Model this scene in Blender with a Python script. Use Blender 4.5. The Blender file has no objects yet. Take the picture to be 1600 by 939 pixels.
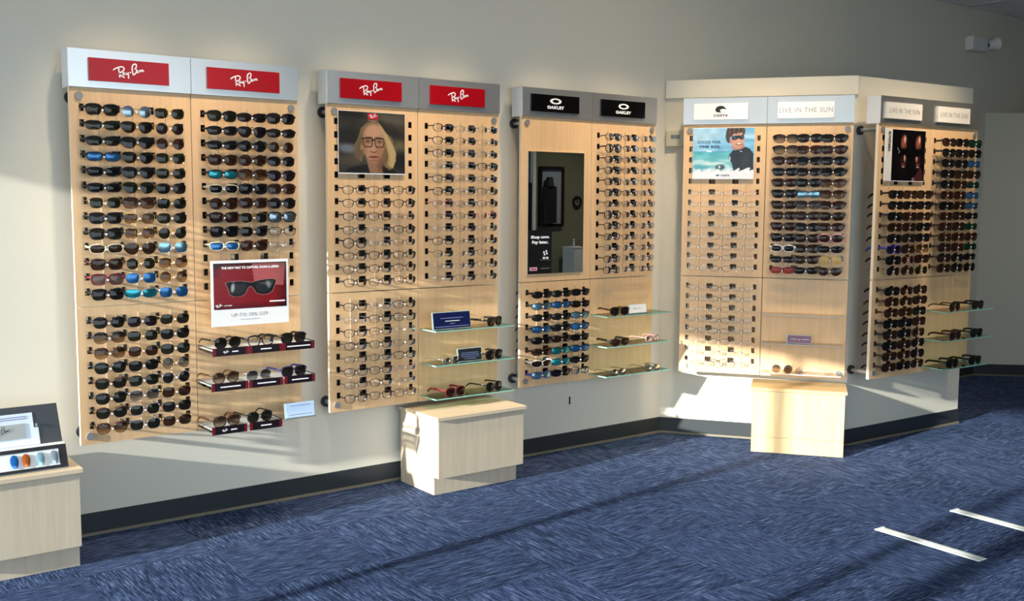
import bpy, math, random
import numpy as np
from mathutils import Vector, Matrix
random.seed(7)
SC = bpy.context.scene
COL = SC.collection
R = math.radians

# ------------------------------------------------------------------ camera
def look_rot(yaw, pitch, roll):
    y, p, r = R(yaw), R(pitch), R(roll)
    fw = Vector((math.sin(y)*math.cos(p), math.cos(y)*math.cos(p), math.sin(p)))
    rt = Vector((math.cos(y), -math.sin(y), 0)); up = rt.cross(fw)
    r2 = rt*math.cos(r) + up*math.sin(r); u2 = up*math.cos(r) - rt*math.sin(r)
    return Matrix((r2, u2, -fw)).transposed()
cam_d = bpy.data.cameras.new('camera'); cam = bpy.data.objects.new('camera', cam_d); COL.objects.link(cam)
cam.matrix_world = Matrix.Translation((-1.092, -4.5022, 1.4395)) @ look_rot(36.857, -5.698, 0.374).to_4x4()
cam_d.sensor_fit = 'HORIZONTAL'; cam_d.sensor_width = 36.0; cam_d.lens = 36.0*1623.9/1600.0
cam_d.clip_start = 0.05
SC.camera = cam

# ------------------------------------------------------------------ light
SUN_DIR = Vector((1.0, 0.105, -0.25)).normalized()      # direction the sunlight travels
w = bpy.data.worlds.new('sky'); SC.world = w; w.use_nodes = True
bg = w.node_tree.nodes['Background']; bg.inputs[0].default_value = (0.72, 0.85, 1.0, 1); bg.inputs[1].default_value = 3.7
sd = bpy.data.lights.new('sun', 'SUN'); sd.energy = 10.8; sd.angle = R(0.9); sd.color = (1.0, 0.965, 0.91)
so = bpy.data.objects.new('sun', sd); COL.objects.link(so); so.location = (-6, -1, 5)
so.rotation_euler = SUN_DIR.to_track_quat('-Z', 'Y').to_euler()
SC.view_settings.view_transform = 'Standard'; SC.view_settings.look = 'None'
SC.view_settings.exposure = 0.32; SC.view_settings.gamma = 1.0; SC.view_settings.use_curve_mapping = False
SPOT_W = 60.0
SPOT_COL = (1.0, 0.80, 0.57)

# ------------------------------------------------------------------ helpers
def lin(c):
    return tuple(((v/255.0)/12.92 if v/255.0 <= 0.04045 else ((v/255.0+0.055)/1.055)**2.4) for v in c)
MATS = {}
def mat(name, rgb, rough=0.6, metal=0.0, spec=0.5, coat=0.0, alpha=1.0):
    if name in MATS: return MATS[name]
    m = bpy.data.materials.new(name); m.use_nodes = True
    b = m.node_tree.nodes['Principled BSDF']
    b.inputs['Base Color'].default_value = (*lin(rgb), 1); b.inputs['Roughness'].default_value = rough
    b.inputs['Metallic'].default_value = metal; b.inputs['Specular IOR Level'].default_value = spec
    b.inputs['Coat Weight'].default_value = coat; b.inputs['Alpha'].default_value = alpha
    MATS[name] = m
    return m
def nodes(m): return m.node_tree.nodes, m.node_tree.links, m.node_tree.nodes['Principled BSDF']

class MB:
    """collects shapes into one mesh"""
    def __init__(s): s.v = []; s.f = []; s.mi = []
    def add(s, vs, fs, mi=0):
        b = len(s.v); s.v += [tuple(p) for p in vs]; s.f += [tuple(i+b for i in f) for f in fs]; s.mi += [mi]*len(fs); return s
    def box(s, x0, x1, y0, y1, z0, z1, mi=0):
        return s.add([(x0,y0,z0),(x1,y0,z0),(x1,y1,z0),(x0,y1,z0),(x0,y0,z1),(x1,y0,z1),(x1,y1,z1),(x0,y1,z1)],
                     [(0,3,2,1),(4,5,6,7),(0,1,5,4),(1,2,6,5),(2,3,7,6),(3,0,4,7)], mi)
    def cyl(s, c0, c1, r, n=16, mi=0, r1=None):
        c0, c1 = Vector(c0), Vector(c1); d = (c1-c0).normalized()
        a = d.orthogonal().normalized(); b = d.cross(a); r1 = r if r1 is None else r1
        vs = [c0 + (a*math.cos(2*math.pi*i/n)+b*math.sin(2*math.pi*i/n))*r for i in range(n)]
        vs += [c1 + (a*math.cos(2*math.pi*i/n)+b*math.sin(2*math.pi*i/n))*r1 for i in range(n)]
        fs = [(i, (i+1) % n, n+(i+1) % n, n+i) for i in range(n)] + [tuple(range(n))[::-1], tuple(range(n, 2*n))]
        return s.add(vs, fs, mi)
    def tube(s, pts, rx, rz=None, n=6, mi=0):
        rz = rz or rx; pts = [Vector(p) for p in pts]; k = len(pts); vs = []
        for i, p in enumerate(pts):
            t = (pts[min(i+1, k-1)] - pts[max(i-1, 0)]).normalized()
            up = Vector((0, 0, 1)) if abs(t.z) < 0.9 else Vector((1, 0, 0))
            sx = t.cross(up).normalized(); sz = sx.cross(t)
            for j in range(n):
                a = 2*math.pi*(j+.5)/n; vs.append(p + sx*math.cos(a)*rx + sz*math.sin(a)*rz)
        fs = [(i*n+j, i*n+(j+1) % n, (i+1)*n+(j+1) % n, (i+1)*n+j) for i in range(k-1) for j in range(n)]
        fs += [tuple(range(n))[::-1], tuple(range((k-1)*n, k*n))]
        return s.add(vs, fs, mi)
    def prism(s, poly, z0, z1, mi=0):       # poly in xy, extruded in z
        n = len(poly)
        return s.add([(x, y, z0) for x, y in poly]+[(x, y, z1) for x, y in poly],
                     [(i, (i+1) % n, n+(i+1) % n, n+i) for i in range(n)]+[tuple(range(n))[::-1], tuple(range(n, 2*n))], mi)
    def flat(s, poly, y, t=0.0008, mi=0):   # poly in xz, thin solid facing -y
        n = len(poly)
        return s.add([(x, y, z) for x, z in poly]+[(x, y+t, z) for x, z in poly],
                     [tuple(range(n))]+[((i+1) % n, i, n+i, n+(i+1) % n) for i in range(n)], mi)
    def mesh(s, name, mats, smooth=False, recalc=False):
        me = bpy.data.meshes.new(name); me.from_pydata(s.v, [], s.f)
        mats = mats if isinstance(mats, (list, tuple)) else [mats]
        for m in mats: me.materials.append(m)
        if len(mats) > 1: me.polygons.foreach_set('material_index', s.mi)
        if smooth: me.shade_smooth()
        me.validate(); me.update()
        return me
def link(name, me, parent=None, loc=None, rot=None):
    o = bpy.data.objects.new(name, me); COL.objects.link(o)
    if parent: o.parent = parent
    if loc is not None: o.location = loc
    if rot is not None: o.rotation_euler = rot
    return o
def part(name, mb, m, parent, loc=None, rot=None, label=None, smooth=False, kind=None):
    o = link(name, mb.mesh(name, m, smooth), parent, loc, rot)
    if label: o['label'] = label
    if kind: o['kind'] = kind
    return o
def struct(name, mb, m, parent=None):
    o = link(name, mb.mesh(name, m), parent)
    o['kind'] = 'structure'
    return o
def tag(o, label, cat, group=None):
    o['label'] = label; o['category'] = cat
    if group: o['group'] = group
    return o
def thing(name, label, cat, loc=(0, 0, 0), rz=0.0, group=None):
    return tag(link(name, None, None, loc, (0, 0, rz)), label, cat, group)
def bevel(o, w=0.002, seg=2):
    b = o.modifiers.new('bevel', 'BEVEL'); b.width = w; b.segments = seg; b.limit_method = 'ANGLE'
    return o
def text_mesh(txt, size, width=None, height=None, bold=0.0, shear=0.0, spacing=1.0, align='CENTER', sx=1.0):
    cu = bpy.data.curves.new('txt', 'FONT'); cu.body = txt; cu.size = size; cu.align_x = align; cu.align_y = 'CENTER'
    cu.resolution_u = 3; cu.offset = bold; cu.shear = shear; cu.space_character = spacing
    ob = bpy.data.objects.new('txt', cu); COL.objects.link(ob)
    bpy.context.view_layer.update()
    me = bpy.data.meshes.new_from_object(ob.evaluated_get(bpy.context.evaluated_depsgraph_get()))
    bpy.data.objects.remove(ob); bpy.data.curves.remove(cu)
    n = len(me.vertices); co = np.empty(n*3, dtype=np.float32); me.vertices.foreach_get('co', co); co = co.reshape(-1, 3)
    kx = kz = 1.0
    if width: kx = kz = width/max(1e-6, np.ptp(co[:, 0]))
    if height: kz = height/max(1e-6, np.ptp(co[:, 1]))
    cx = (co[:, 0].max()+co[:, 0].min())/2 if align == 'CENTER' else co[:, 0].min(); cy = (co[:, 1].max()+co[:, 1].min())/2
    out = np.stack([(co[:, 0]-cx)*kx*sx, -co[:, 2], (co[:, 1]-cy)*kz], 1)
    me.vertices.foreach_set('co', out.astype(np.float32).ravel()); me.update()
    return me
def lettering(txt, m, parent, loc, width=None, height=None, bold=0.0, shear=0.0, spacing=1.0, roty=0.0, name='lettering'):
    me = text_mesh(txt, 0.1, width, height, bold, shear, spacing); me.name = name; me.materials.clear(); me.materials.append(m)
    return link(name, me, parent, loc, (0, roty, 0))
def smoothline(pts, k=5):
    P = [pts[0]]+list(pts)+[pts[-1]]; out = []
    for i in range(1, len(P)-2):
        for j in range(k):
            t = j/k; a, b, c, d = P[i-1], P[i], P[i+1], P[i+2]
            out.append(tuple(0.5*((2*b[q])+(-a[q]+c[q])*t+(2*a[q]-5*b[q]+4*c[q]-d[q])*t*t+(-a[q]+3*b[q]-3*c[q]+d[q])*t**3) for q in (0, 1)))
    out.append(tuple(pts[-1])); return out
def ribbon(mb, pts, wd, y, t=0.0008):
    L = []; Rr = []; n = len(pts)
    for i, p in enumerate(pts):
        a = pts[max(0, i-1)]; b = pts[min(n-1, i+1)]; dx, dz = b[0]-a[0], b[1]-a[1]; l = math.hypot(dx, dz) or 1
        nx, nz = -dz/l*wd/2, dx/l*wd/2; L.append((p[0]+nx, p[1]+nz)); Rr.append((p[0]-nx, p[1]-nz))
    vs = []; fs = []
    for i in range(n):
        vs += [(L[i][0], y, L[i][1]), (Rr[i][0], y, Rr[i][1]), (L[i][0], y+t, L[i][1]), (Rr[i][0], y+t, Rr[i][1])]
    for i in range(n-1):
        a = i*4; b = a+4; fs += [(a, a+1, b+1, b), (a+1, a+3, b+3, b+1), (a+2, a, b, b+2)]
    fs += [(0, 2, 3, 1), (n*4-4, n*4-3, n*4-1, n*4-2)]
    mb.add(vs, fs)
SCRIPT = [[(560,335),(590,312),(630,295),(700,277),(742,292),(748,325),(715,362),(655,392)], [(655,300),(662,380),(672,465)],
    [(650,392),(690,425),(755,468)], [(768,392),(742,380),(730,402),(742,418),(764,400),(768,385),(770,418)], [(782,378),(788,405),(806,408),(822,378)],
    [(824,372),(824,430),(824,485)], [(850,380),(870,378)], [(912,425),(897,370),(890,300),(905,250),(935,230),(962,238),(965,275),(945,305),(918,322)],
    [(918,322),(952,318),(968,345),(955,385),(912,425)], [(1000,352),(985,352),(978,370),(990,382),(1002,365),(1004,350),(1008,378)],
    [(1018,378),(1020,350),(1036,345),(1042,372)], [(1052,370),(1054,342),(1072,335),(1082,352),(1100,362)]]
def script_logo(parent, m, loc, width, y=-0.0008, bold=1.0):
    mb = MB(); k = width/550.0
    for st in SCRIPT:
        pts = [((x-832)*k, -(yy-0.077*(x-832)-362)*k) for x, yy in smoothline(st)]
        ribbon(mb, pts, 21*k*bold, y)
    return part('lettering', mb, m, parent, loc)

# -------- painted prints: a numpy picture carried by a fine grid of coloured points
class Paint:
    def __init__(s, w, h, rgb=(0, 0, 0)):
        s.w, s.h = w, h; s.a = np.zeros((h, w, 3)) + np.array(rgb, float)
        s.X, s.Y = np.meshgrid((np.arange(w)+.5)/w, (np.arange(h)+.5)/h); s.asp = w/h
    def mix(s, m, rgb): m = np.clip(m, 0, 1)[..., None]; s.a = s.a*(1-m)+np.array(rgb, float)*m
    def ell(s, cx, cy, rx, ry, rgb, soft=.12, rot=0, op=1.0):
        c, n = math.cos(R(rot)), math.sin(R(rot)); x = s.X-cx; y = s.Y-cy
        d = np.sqrt(((x*c+y*n)/rx)**2+((-x*n+y*c)/ry)**2); s.mix(op*np.clip((1+soft/2-d)/soft, 0, 1), rgb)
    def poly(s, pts, rgb, op=1.0):
        m = np.zeros_like(s.X, bool); n = len(pts)
        for i in range(n):
            x0, y0 = pts[i]; x1, y1 = pts[(i+1) % n]
            if y0 == y1: continue
            c = ((s.Y >= min(y0, y1)) & (s.Y < max(y0, y1)) & (s.X < x0+(s.Y-y0)*(x1-x0)/(y1-y0))); m ^= c
        mm = m.astype(float); mm = (mm+np.roll(mm, 1, 0)+np.roll(mm, -1, 0)+np.roll(mm, 1, 1)+np.roll(mm, -1, 1))/5
        s.mix(mm*op, rgb)
    def line(s, pts, wd, rgb, op=1.0):
        d = np.full_like(s.X, 9.0)
        for (x0, y0), (x1, y1) in zip(pts[:-1], pts[1:]):
            dx, dy = (x1-x0)*s.asp, y1-y0; L = dx*dx+dy*dy or 1e-9
            t = np.clip(((s.X-x0)*s.asp*dx+(s.Y-y0)*dy)/L, 0, 1); d = np.minimum(d, np.hypot((s.X-x0)*s.asp-t*dx, s.Y-y0-t*dy))
        s.mix(op*np.clip((wd-d)/(1.0/s.h)+.5, 0, 1), rgb)
    def noise(s, amp, sx=8, sy=8, seed=1):
        rs = np.random.RandomState(seed); g = rs.rand(sy+2, sx+2); fx = s.X*sx; fy = s.Y*sy; ix = fx.astype(int); iy = fy.astype(int)
        tx = fx-ix; ty = fy-iy; tx = tx*tx*(3-2*tx); ty = ty*ty*(3-2*ty)
        v = (g[iy, ix]*(1-tx)+g[iy, ix+1]*tx)*(1-ty)+(g[iy+1, ix]*(1-tx)+g[iy+1, ix+1]*tx)*ty
        s.a = s.a+((v-.5)*2*amp)[..., None]
        return v
    def build(s, name, parent, x0, x1, z0, z1, y, rough=0.35):
        w, h = s.w, s.h; nx, nz = w+1, h+1; me = bpy.data.meshes.new(name)
        xs = np.linspace(x0, x1, nx); zs = np.linspace(z1, z0, nz); X, Z = np.meshgrid(xs, zs)
        co = np.stack([X, np.full_like(X, y), Z], -1).reshape(-1, 3)
        i = np.arange(w*h); r, c = i//w, i % w; a = r*nx+c
        f = np.stack([a+nx, a+nx+1, a+1, a], 1)
        me.from_pydata(co.tolist(), [], f.tolist())
        col = np.clip(s.a, 0, 255)/255.0; col = np.where(col <= .04045, col/12.92, ((col+.055)/1.055)**2.4)
        at = me.color_attributes.new('print', 'FLOAT_COLOR', 'CORNER')
        rgba = np.concatenate([col.reshape(-1, 3), np.ones((w*h, 1))], 1); at.data.foreach_set('color', np.repeat(rgba, 4, axis=0).astype(np.float32).ravel())
        me.materials.append(print_mat(rough)); me.update()
        return link(name, me, parent)
def print_mat(rough):
    k = 'printed paper %.2f' % rough
    if k in MATS: return MATS[k]
    m = mat(k, (255, 255, 255), rough); N, L, b = nodes(m); a = N.new('ShaderNodeAttribute'); a.attribute_name = 'print'
    L.new(a.outputs['Color'], b.inputs['Base Color']); return m

# ------------------------------------------------------------------ materials
def wood(name, c0, c1, rough=0.42, along='Z'):
    m = mat(name, c0, rough); N, L, b = nodes(m)
    tc = N.new('ShaderNodeTexCoord'); mp = N.new('ShaderNodeMapping'); L.new(tc.outputs['Object'], mp.inputs[0])
    sc = {'Z': (30, 30, 1.6), 'X': (1.6, 30, 30)}[along]; mp.inputs['Scale'].default_value = sc
    n1 = N.new('ShaderNodeTexNoise'); n1.inputs['Scale'].default_value = 1.6; n1.inputs['Detail'].default_value = 6; n1.inputs['Distortion'].default_value = 0.6
    L.new(mp.outputs[0], n1.inputs['Vector'])
    cr = N.new('ShaderNodeValToRGB'); cr.color_ramp.elements[0].position = .32; cr.color_ramp.elements[1].position = .7
    cr.color_ramp.elements[0].color = (*lin(c1), 1); cr.color_ramp.elements[1].color = (*lin(c0), 1)
    L.new(n1.outputs['Fac'], cr.inputs[0]); L.new(cr.outputs[0], b.inputs['Base Color'])
    return m
M_maple = wood('maple laminate', (228, 190, 144), (219, 178, 131))
M_bench = wood('pale maple laminate', (206, 190, 166), (197, 179, 153))
M_bench_top = wood('pale maple top', (210, 190, 162), (200, 179, 149), along='X')
M_warmlit = wood('warm-lit maple laminate', (210, 184, 140), (199, 170, 124))  # second bench: warm sun and lamp light mixed into the maple colours
M_warmlit_top = wood('warm-lit maple top', (206, 174, 126), (194, 161, 112), along='X')
M_edge = mat('light edge banding', (240, 225, 200), .5)
def paint_wall(name, rgb):
    m = mat(name, rgb, .85); N, L, b = nodes(m); tc = N.new('ShaderNodeTexCoord'); n = N.new('ShaderNodeTexNoise')
    n.inputs['Scale'].default_value = 220; n.inputs['Detail'].default_value = 3; L.new(tc.outputs['Object'], n.inputs['Vector'])
    bp = N.new('ShaderNodeBump'); bp.inputs['Strength'].default_value = .06; bp.inputs['Distance'].default_value = .002
    L.new(n.outputs['Fac'], bp.inputs['Height']); L.new(bp.outputs[0], b.inputs['Normal']); return m
M_wall = paint_wall('beige wall paint', (222, 216, 200))
M_bump = paint_wall('cream wall paint', (222, 216, 198))
M_olive = paint_wall('olive wall paint', (118, 118, 96))
M_white = mat('white paint', (225, 225, 220), .5)
M_base = mat('black rubber baseboard', (42, 47, 50), .42)
M_tan = mat('tan edge strip', (122, 114, 96), .6)
def alum(name, rgb, rough=.34):
    m = mat(name, rgb, rough, metal=.93); N, L, b = nodes(m); tc = N.new('ShaderNodeTexCoord'); mp = N.new('ShaderNodeMapping')
    mp.inputs['Scale'].default_value = (3, 3, 700); L.new(tc.outputs['Object'], mp.inputs[0]); n = N.new('ShaderNodeTexNoise'); n.inputs['Scale'].default_value = 1
    L.new(mp.outputs[0], n.inputs['Vector']); bp = N.new('ShaderNodeBump'); bp.inputs['Strength'].default_value = .12; bp.inputs['Distance'].default_value = .0005
    L.new(n.outputs['Fac'], bp.inputs['Height']); L.new(bp.outputs[0], b.inputs['Normal']); return m
M_alum = alum('brushed aluminium', (218, 218, 216), .36)
M_silver = mat('satin silver', (190, 192, 195), .3, metal=.7)
M_steel = mat('dark grey steel', (70, 72, 75), .4, metal=.5)
M_sleeve = mat('black plastic sleeve', (26, 23, 20), .6)
M_red = mat('red gloss acrylic', (158, 6, 20), .28, spec=.3)
M_black = mat('black gloss acrylic', (9, 9, 10), .12, coat=.4)
M_whitesign = mat('white acrylic', (238, 238, 238), .35)
M_ink = mat('white ink', (245, 245, 245), .5)
M_inkk = mat('black ink', (25, 25, 28), .5)
M_inkg = mat('grey ink', (120, 120, 122), .5)
M_inkn = mat('navy ink', (30, 60, 105), .5)
M_rubber = mat('matt black', (18, 18, 19), .6)
def glassy(name, tint, refl, rough=0.02, clear=True):
    m = bpy.data.materials.new(name); m.use_nodes = True; N = m.node_tree.nodes; L = m.node_tree.links; N.remove(N['Principled BSDF'])
    out = N['Material Output']; t = N.new('ShaderNodeBsdfTransparent'); t.inputs[0].default_value = (*tint, 1)
    g = N.new('ShaderNodeBsdfGlossy'); g.inputs['Roughness'].default_value = rough; f = N.new('ShaderNodeFresnel'); f.inputs[0].default_value = 1.5
    mth = N.new('ShaderNodeMath'); mth.operation = 'MULTIPLY'; mth.inputs[1].default_value = refl; L.new(f.outputs[0], mth.inputs[0])
    mx = N.new('ShaderNodeMixShader'); L.new(mth.outputs[0], mx.inputs[0]); L.new(t.outputs[0], mx.inputs[1]); L.new(g.outputs[0], mx.inputs[2]); L.new(mx.outputs[0], out.inputs[0])
    MATS[name] = m; return m
M_clearlens = glassy('clear lens', (.97, .975, .975), 1.8)
M_pane = glassy('window glass', (.96, .98, .97), .8)
M_shelfglass = glassy('shelf glass', (.86, .96, .92), 1.0)
M_acrylic = glassy('clear acrylic', (.95, .96, .96), 1.3, .05)
M_glassedge = mat('green glass edge', (150, 208, 192), .15, alpha=.8)
M_mirror = mat('mirror glass', (215, 220, 218), .01, metal=1.0)

def tint_lens(name, rgb, top=.96, bot=.96, rough=.04, tint=(.45, .42, .38)):
    m = bpy.data.materials.new(name); m.use_nodes = True; N = m.node_tree.nodes; L = m.node_tree.links; b = N['Principled BSDF']; out = N['Material Output']
    b.inputs['Base Color'].default_value = (*lin(tuple(v*(.62 if top > .9 else .95) for v in rgb)), 1); b.inputs['Roughness'].default_value = rough; b.inputs['Specular IOR Level'].default_value = .3
    t = N.new('ShaderNodeBsdfTransparent'); t.inputs[0].default_value = (*tint, 1); mx = N.new('ShaderNodeMixShader')
    if abs(top-bot) > .01:
        tc = N.new('ShaderNodeTexCoord'); sp = N.new('ShaderNodeSeparateXYZ'); L.new(tc.outputs['Generated'], sp.inputs[0])
        mr = N.new('ShaderNodeMapRange'); mr.inputs['From Min'].default_value = .15; mr.inputs['From Max'].default_value = .75
        mr.inputs['To Min'].default_value = bot; mr.inputs['To Max'].default_value = top; L.new(sp.outputs[2], mr.inputs[0]); L.new(mr.outputs[0], mx.inputs[0])
    else: mx.inputs[0].default_value = top
    L.new(t.outputs[0], mx.inputs[1]); L.new(b.outputs[0], mx.inputs[2]); L.new(mx.outputs[0], out.inputs[0]); MATS[name] = m; return m
LENS = {'g': ('dark green', tint_lens('green tinted lens', (30, 36, 24))), 'd': ('dark grey', tint_lens('grey tinted lens', (24, 24, 27))),
 'v': ('dark violet', tint_lens('violet tinted lens', (32, 24, 36))), 'n': ('brown', tint_lens('brown tinted lens', (60, 34, 22), .93, .93)),
 'N': ('graduated brown', tint_lens('graduated brown lens', (74, 44, 24), .95, .45, tint=(.75, .62, .48))),
 'G': ('graduated grey', tint_lens('graduated grey lens', (52, 56, 60), .95, .5, tint=(.7, .72, .72))),
 'k': ('greyish pink', tint_lens('pinkish grey lens', (92, 74, 72), .85, .85)), 'r': ('reddish brown', tint_lens('red brown lens', (60, 27, 20), .93, .93)),
 'p': ('salmon red', tint_lens('salmon lens', (150, 52, 48), .75, .75, tint=(.9, .5, .45))), 'y': ('pale yellow', tint_lens('pale yellow lens', (214, 184, 120), .55, .55, tint=(.95, .85, .6))),
 'b': ('mirrored blue', mat('blue mirror lens', (44, 96, 146), .16, metal=.5)), 'l': ('mirrored ice-blue', mat('ice blue mirror lens', (120, 158, 172), .18, metal=.8)),
 's': ('mirrored silver', mat('silver mirror lens', (128, 142, 150), .16, metal=.85)), 'a': ('mirrored aqua', mat('aqua mirror lens', (44, 140, 150), .18, metal=.7)),
 'm': ('mirrored green', mat('green mirror lens', (28, 84, 62), .2, metal=.75)), 'c': ('clear', M_clearlens)}
def tort():
    m = mat('tortoise acetate', (80, 48, 26), .2); N, L, b = nodes(m); tc = N.new('ShaderNodeTexCoord'); n = N.new('ShaderNodeTexNoise'); n.inputs['Scale'].default_value = 140
    L.new(tc.outputs['Object'], n.inputs['Vector']); cr = N.new('ShaderNodeValToRGB'); cr.color_ramp.elements[0].color = (*lin((26, 15, 10)), 1); cr.color_ramp.elements[1].color = (*lin((88, 52, 28)), 1)
    cr.color_ramp.elements[0].position = .4; cr.color_ramp.elements[1].position = .62; L.new(n.outputs['Fac'], cr.inputs[0]); L.new(cr.outputs[0], b.inputs['Base Color']); return m
FRAME = {'k': ('black', mat('black acetate', (14, 13, 14), .22)), 't': ('tortoiseshell', tort()), 'o': ('gold', mat('gold metal', (196, 158, 92), .25, metal=.9)),
 's': ('silver', mat('silver metal', (190, 190, 192), .25, metal=.85)), 'n': ('gunmetal', mat('gunmetal', (82, 76, 74), .3, metal=.6)),
 'c': ('translucent', mat('translucent acetate', (206, 198, 170), .2, alpha=.75)), 'r': ('red', mat('red acetate', (108, 28, 36), .25)),
 'w': ('white', mat('white acetate', (235, 232, 228), .3)), 'b': ('navy', mat('navy acetate', (26, 30, 74), .25)), 'u': ('violet-blue', mat('violet blue acetate', (50, 48, 150), .25)), 'p': ('pink', mat('pink acetate', (205, 140, 140), .3))}

# ------------------------------------------------------------------ room shell
CZ = 2.93                       # ceiling height
IC = (3.426, 0.0); OC = (4.065, -0.886); EC = (5.19, -0.935); LZ = 2.135
XL, XR, YF = -2.5, 9.6, -6.5
struct('wall_back', MB().box(XL-.15, XR+.15, 0, .15, 0, CZ+.1), M_wall)
wf = MB(); WX0, WX1, WZ0, WZ1 = -2.2, 3.0, .35, 2.85
wf.box(XL-.15, WX0, YF-.15, YF, 0, CZ+.1); wf.box(WX1, XR+.15, YF-.15, YF, 0, CZ+.1); wf.box(WX0, WX1, YF-.15, YF, 0, WZ0); wf.box(WX0, WX1, YF-.15, YF, WZ1, CZ+.1)
struct('wall_front', wf, M_olive)
struct('wall_right', MB().box(XR, XR+.15, YF, 0, 0, CZ+.1), M_olive)
# window wall (left, outside the frame): sill, head, mullions and panes
wl = MB(); HD = 2.11
wl.box(XL-.15, XL, YF, 0, 0, .12); wl.box(XL-.15, XL, YF, 0, HD, CZ+.1); wl.box(XL-.15, XL, -.18, 0, .12, HD); wl.box(XL-.15, XL, YF, YF+.3, .12, HD)
wlo = struct('wall_left', wl, M_wall)
M_mull = mat('dark bronze mullion', (60, 56, 50), .4, metal=.4)
ys = [(-1.424, .05), (-2.66, .05), (-2.97, .13), (-4.0, .05), (-5.2, .05)]
edges = [-.18]
fr = link('window_1', None); fr['kind'] = 'structure'
for yc, wd in ys:
    part('mullion', MB().box(XL-.10, XL-.02, yc-wd/2, yc+wd/2, .12, HD), M_mull, fr)
yy = [-.18]+[v for yc, wd in ys for v in (yc+wd/2, yc-wd/2)]+[YF+.3]
for i in range(0, len(yy), 2):
    part('pane', MB().box(XL-.066, XL-.060, yy[i+1], yy[i], .12, HD), M_pane, fr)
fr = link('window_3', None); fr['kind'] = 'structure'
for k in range(5): part('mullion', MB().box(WX0+k*1.3-(.03 if k else 0), WX0+k*1.3+(.03 if k < 4 else 0), YF-.10, YF-.03, WZ0, WZ1), M_mull, fr)
for k in range(4): part('pane', MB().box(WX0+k*1.3+.03, WX0+k*1.3+1.27, YF-.07, YF-.064, WZ0, WZ1), M_pane, fr)
# ground outside the windows
gm = mat('pale concrete pavement', (168, 164, 156), .9)
struct('ground', MB().box(-22, 14, -22, 14, -.25, -.125), gm)
# angled projecting display walls (lower than the room)
def bump(name, pts, z, m):
    return struct(name, MB().prism(pts, 0, z), m)
bump('wall_angled', [IC, OC, EC, (EC[0], -.0005), (IC[0]+.02, -.0005)][::-1][::-1], LZ, M_bump)
dirD = Vector((OC[0]-IC[0], OC[1]-IC[1], 0)).normalized(); nD = Vector((dirD.y, -dirD.x, 0))
dirE = Vector((EC[0]-OC[0], EC[1]-OC[1], 0)).normalized(); nE = Vector((dirE.y, -dirE.x, 0))
F0 = (7.04, 0.0); F1 = (7.92, -.86)
bump('wall_angled_far', [F0, F1, (XR-.01, F1[1]-.02), (XR-.01, -.0005), (F0[0]+.02, -.0005)], LZ, M_bump)
def strip(name, a, b, z0, z1, d, m, ext=0.0):
    a, b = Vector((*a, 0)), Vector((*b, 0)); t = (b-a).normalized(); n = Vector((t.y, -t.x, 0)); a2 = a; b2 = b+t*ext
    P = [a2, b2, b2+n*d, a2+n*d]
    return struct(name, MB().prism([(p.x, p.y) for p in P], z0, z1), m)
runs = [('left', (XL, 0), IC, 0), ('angled', IC, OC, .006), ('middle', OC, EC, 0), ('right', (EC[0], 0), F0, 0), ('far', F0, F1, 0), ('far_right', F1, (XR-.01, F1[1]-.02), 0)]
for nme, a, b, e in runs:
    strip('baseboard_'+nme, a, b, 0.012, .095, .007, M_base, e)
    strip('trim_'+nme, a, b, 0.0, .012, .016, M_tan, e)
# shallow fascia board along the top of the angled wall
a = Vector((*IC, 0)); b = Vector((*OC, 0)); P = [a+nD*0.0, b+nD*0.0, b+nD*.018, a+nD*.018]
struct('trim_top_angled', MB().prism([(p.x, p.y) for p in P], 2.03, LZ), M_bump)

# carpet tiles: loop pile with streaks along one direction, quarter turned from tile to tile
def carpet(name, v):
    m = mat(name, (58, 76, 120), .95); N, L, b = nodes(m); tc = N.new('ShaderNodeTexCoord'); mp = N.new('ShaderNodeMapping'); mp.inputs['Scale'].default_value = (13, 150, 1)
    L.new(tc.outputs['Object'], mp.inputs[0]); oi = N.new('ShaderNodeObjectInfo'); ad = N.new('ShaderNodeVectorMath'); ad.operation = 'ADD'
    L.new(mp.outputs[0], ad.inputs[0]); ml = N.new('ShaderNodeVectorMath'); ml.operation = 'SCALE'; ml.inputs['Scale'].default_value = 37; L.new(oi.outputs['Random'], ml.inputs[0]); L.new(ml.outputs[0], ad.inputs[1])
    n = N.new('ShaderNodeTexNoise'); n.inputs['Scale'].default_value = 1.0; n.inputs['Detail'].default_value = 4; n.inputs['Roughness'].default_value = .78; L.new(ad.outputs[0], n.inputs['Vector'])
    cr = N.new('ShaderNodeValToRGB'); e = cr.color_ramp.elements; e[0].position = .36; e[0].color = (*lin((22, 29, 47)), 1); e[1].position = .74; e[1].color = (*lin((126, 145, 184)), 1)
    k = e.new(.52); k.color = (*lin((52, 68, 102)), 1); L.new(n.outputs['Fac'], cr.inputs[0])
    hs = N.new('ShaderNodeHueSaturation'); mr = N.new('ShaderNodeMapRange'); mr.inputs['To Min'].default_value = .93; mr.inputs['To Max'].default_value = 1.05; L.new(oi.outputs['Random'], mr.inputs[0]); L.new(mr.outputs[0], hs.inputs['Value'])
    L.new(cr.outputs[0], hs.inputs['Color']); L.new(hs.outputs[0], b.inputs['Base Color'])
    bp = N.new('ShaderNodeBump'); bp.inputs['Strength'].default_value = .7; bp.inputs['Distance'].default_value = .004; L.new(n.outputs['Fac'], bp.inputs['Height']); L.new(bp.outputs[0], b.inputs['Normal'])
    b.inputs['Specular IOR Level'].default_value = .08
    return m
M_carpet = carpet('blue loop carpet', 0)
floor = struct('floor', MB().box(XL-.15, XR+.15, YF, .02, -.12, -.008), M_carpet)
T = .5; tm = MB(); g = .0004
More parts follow.
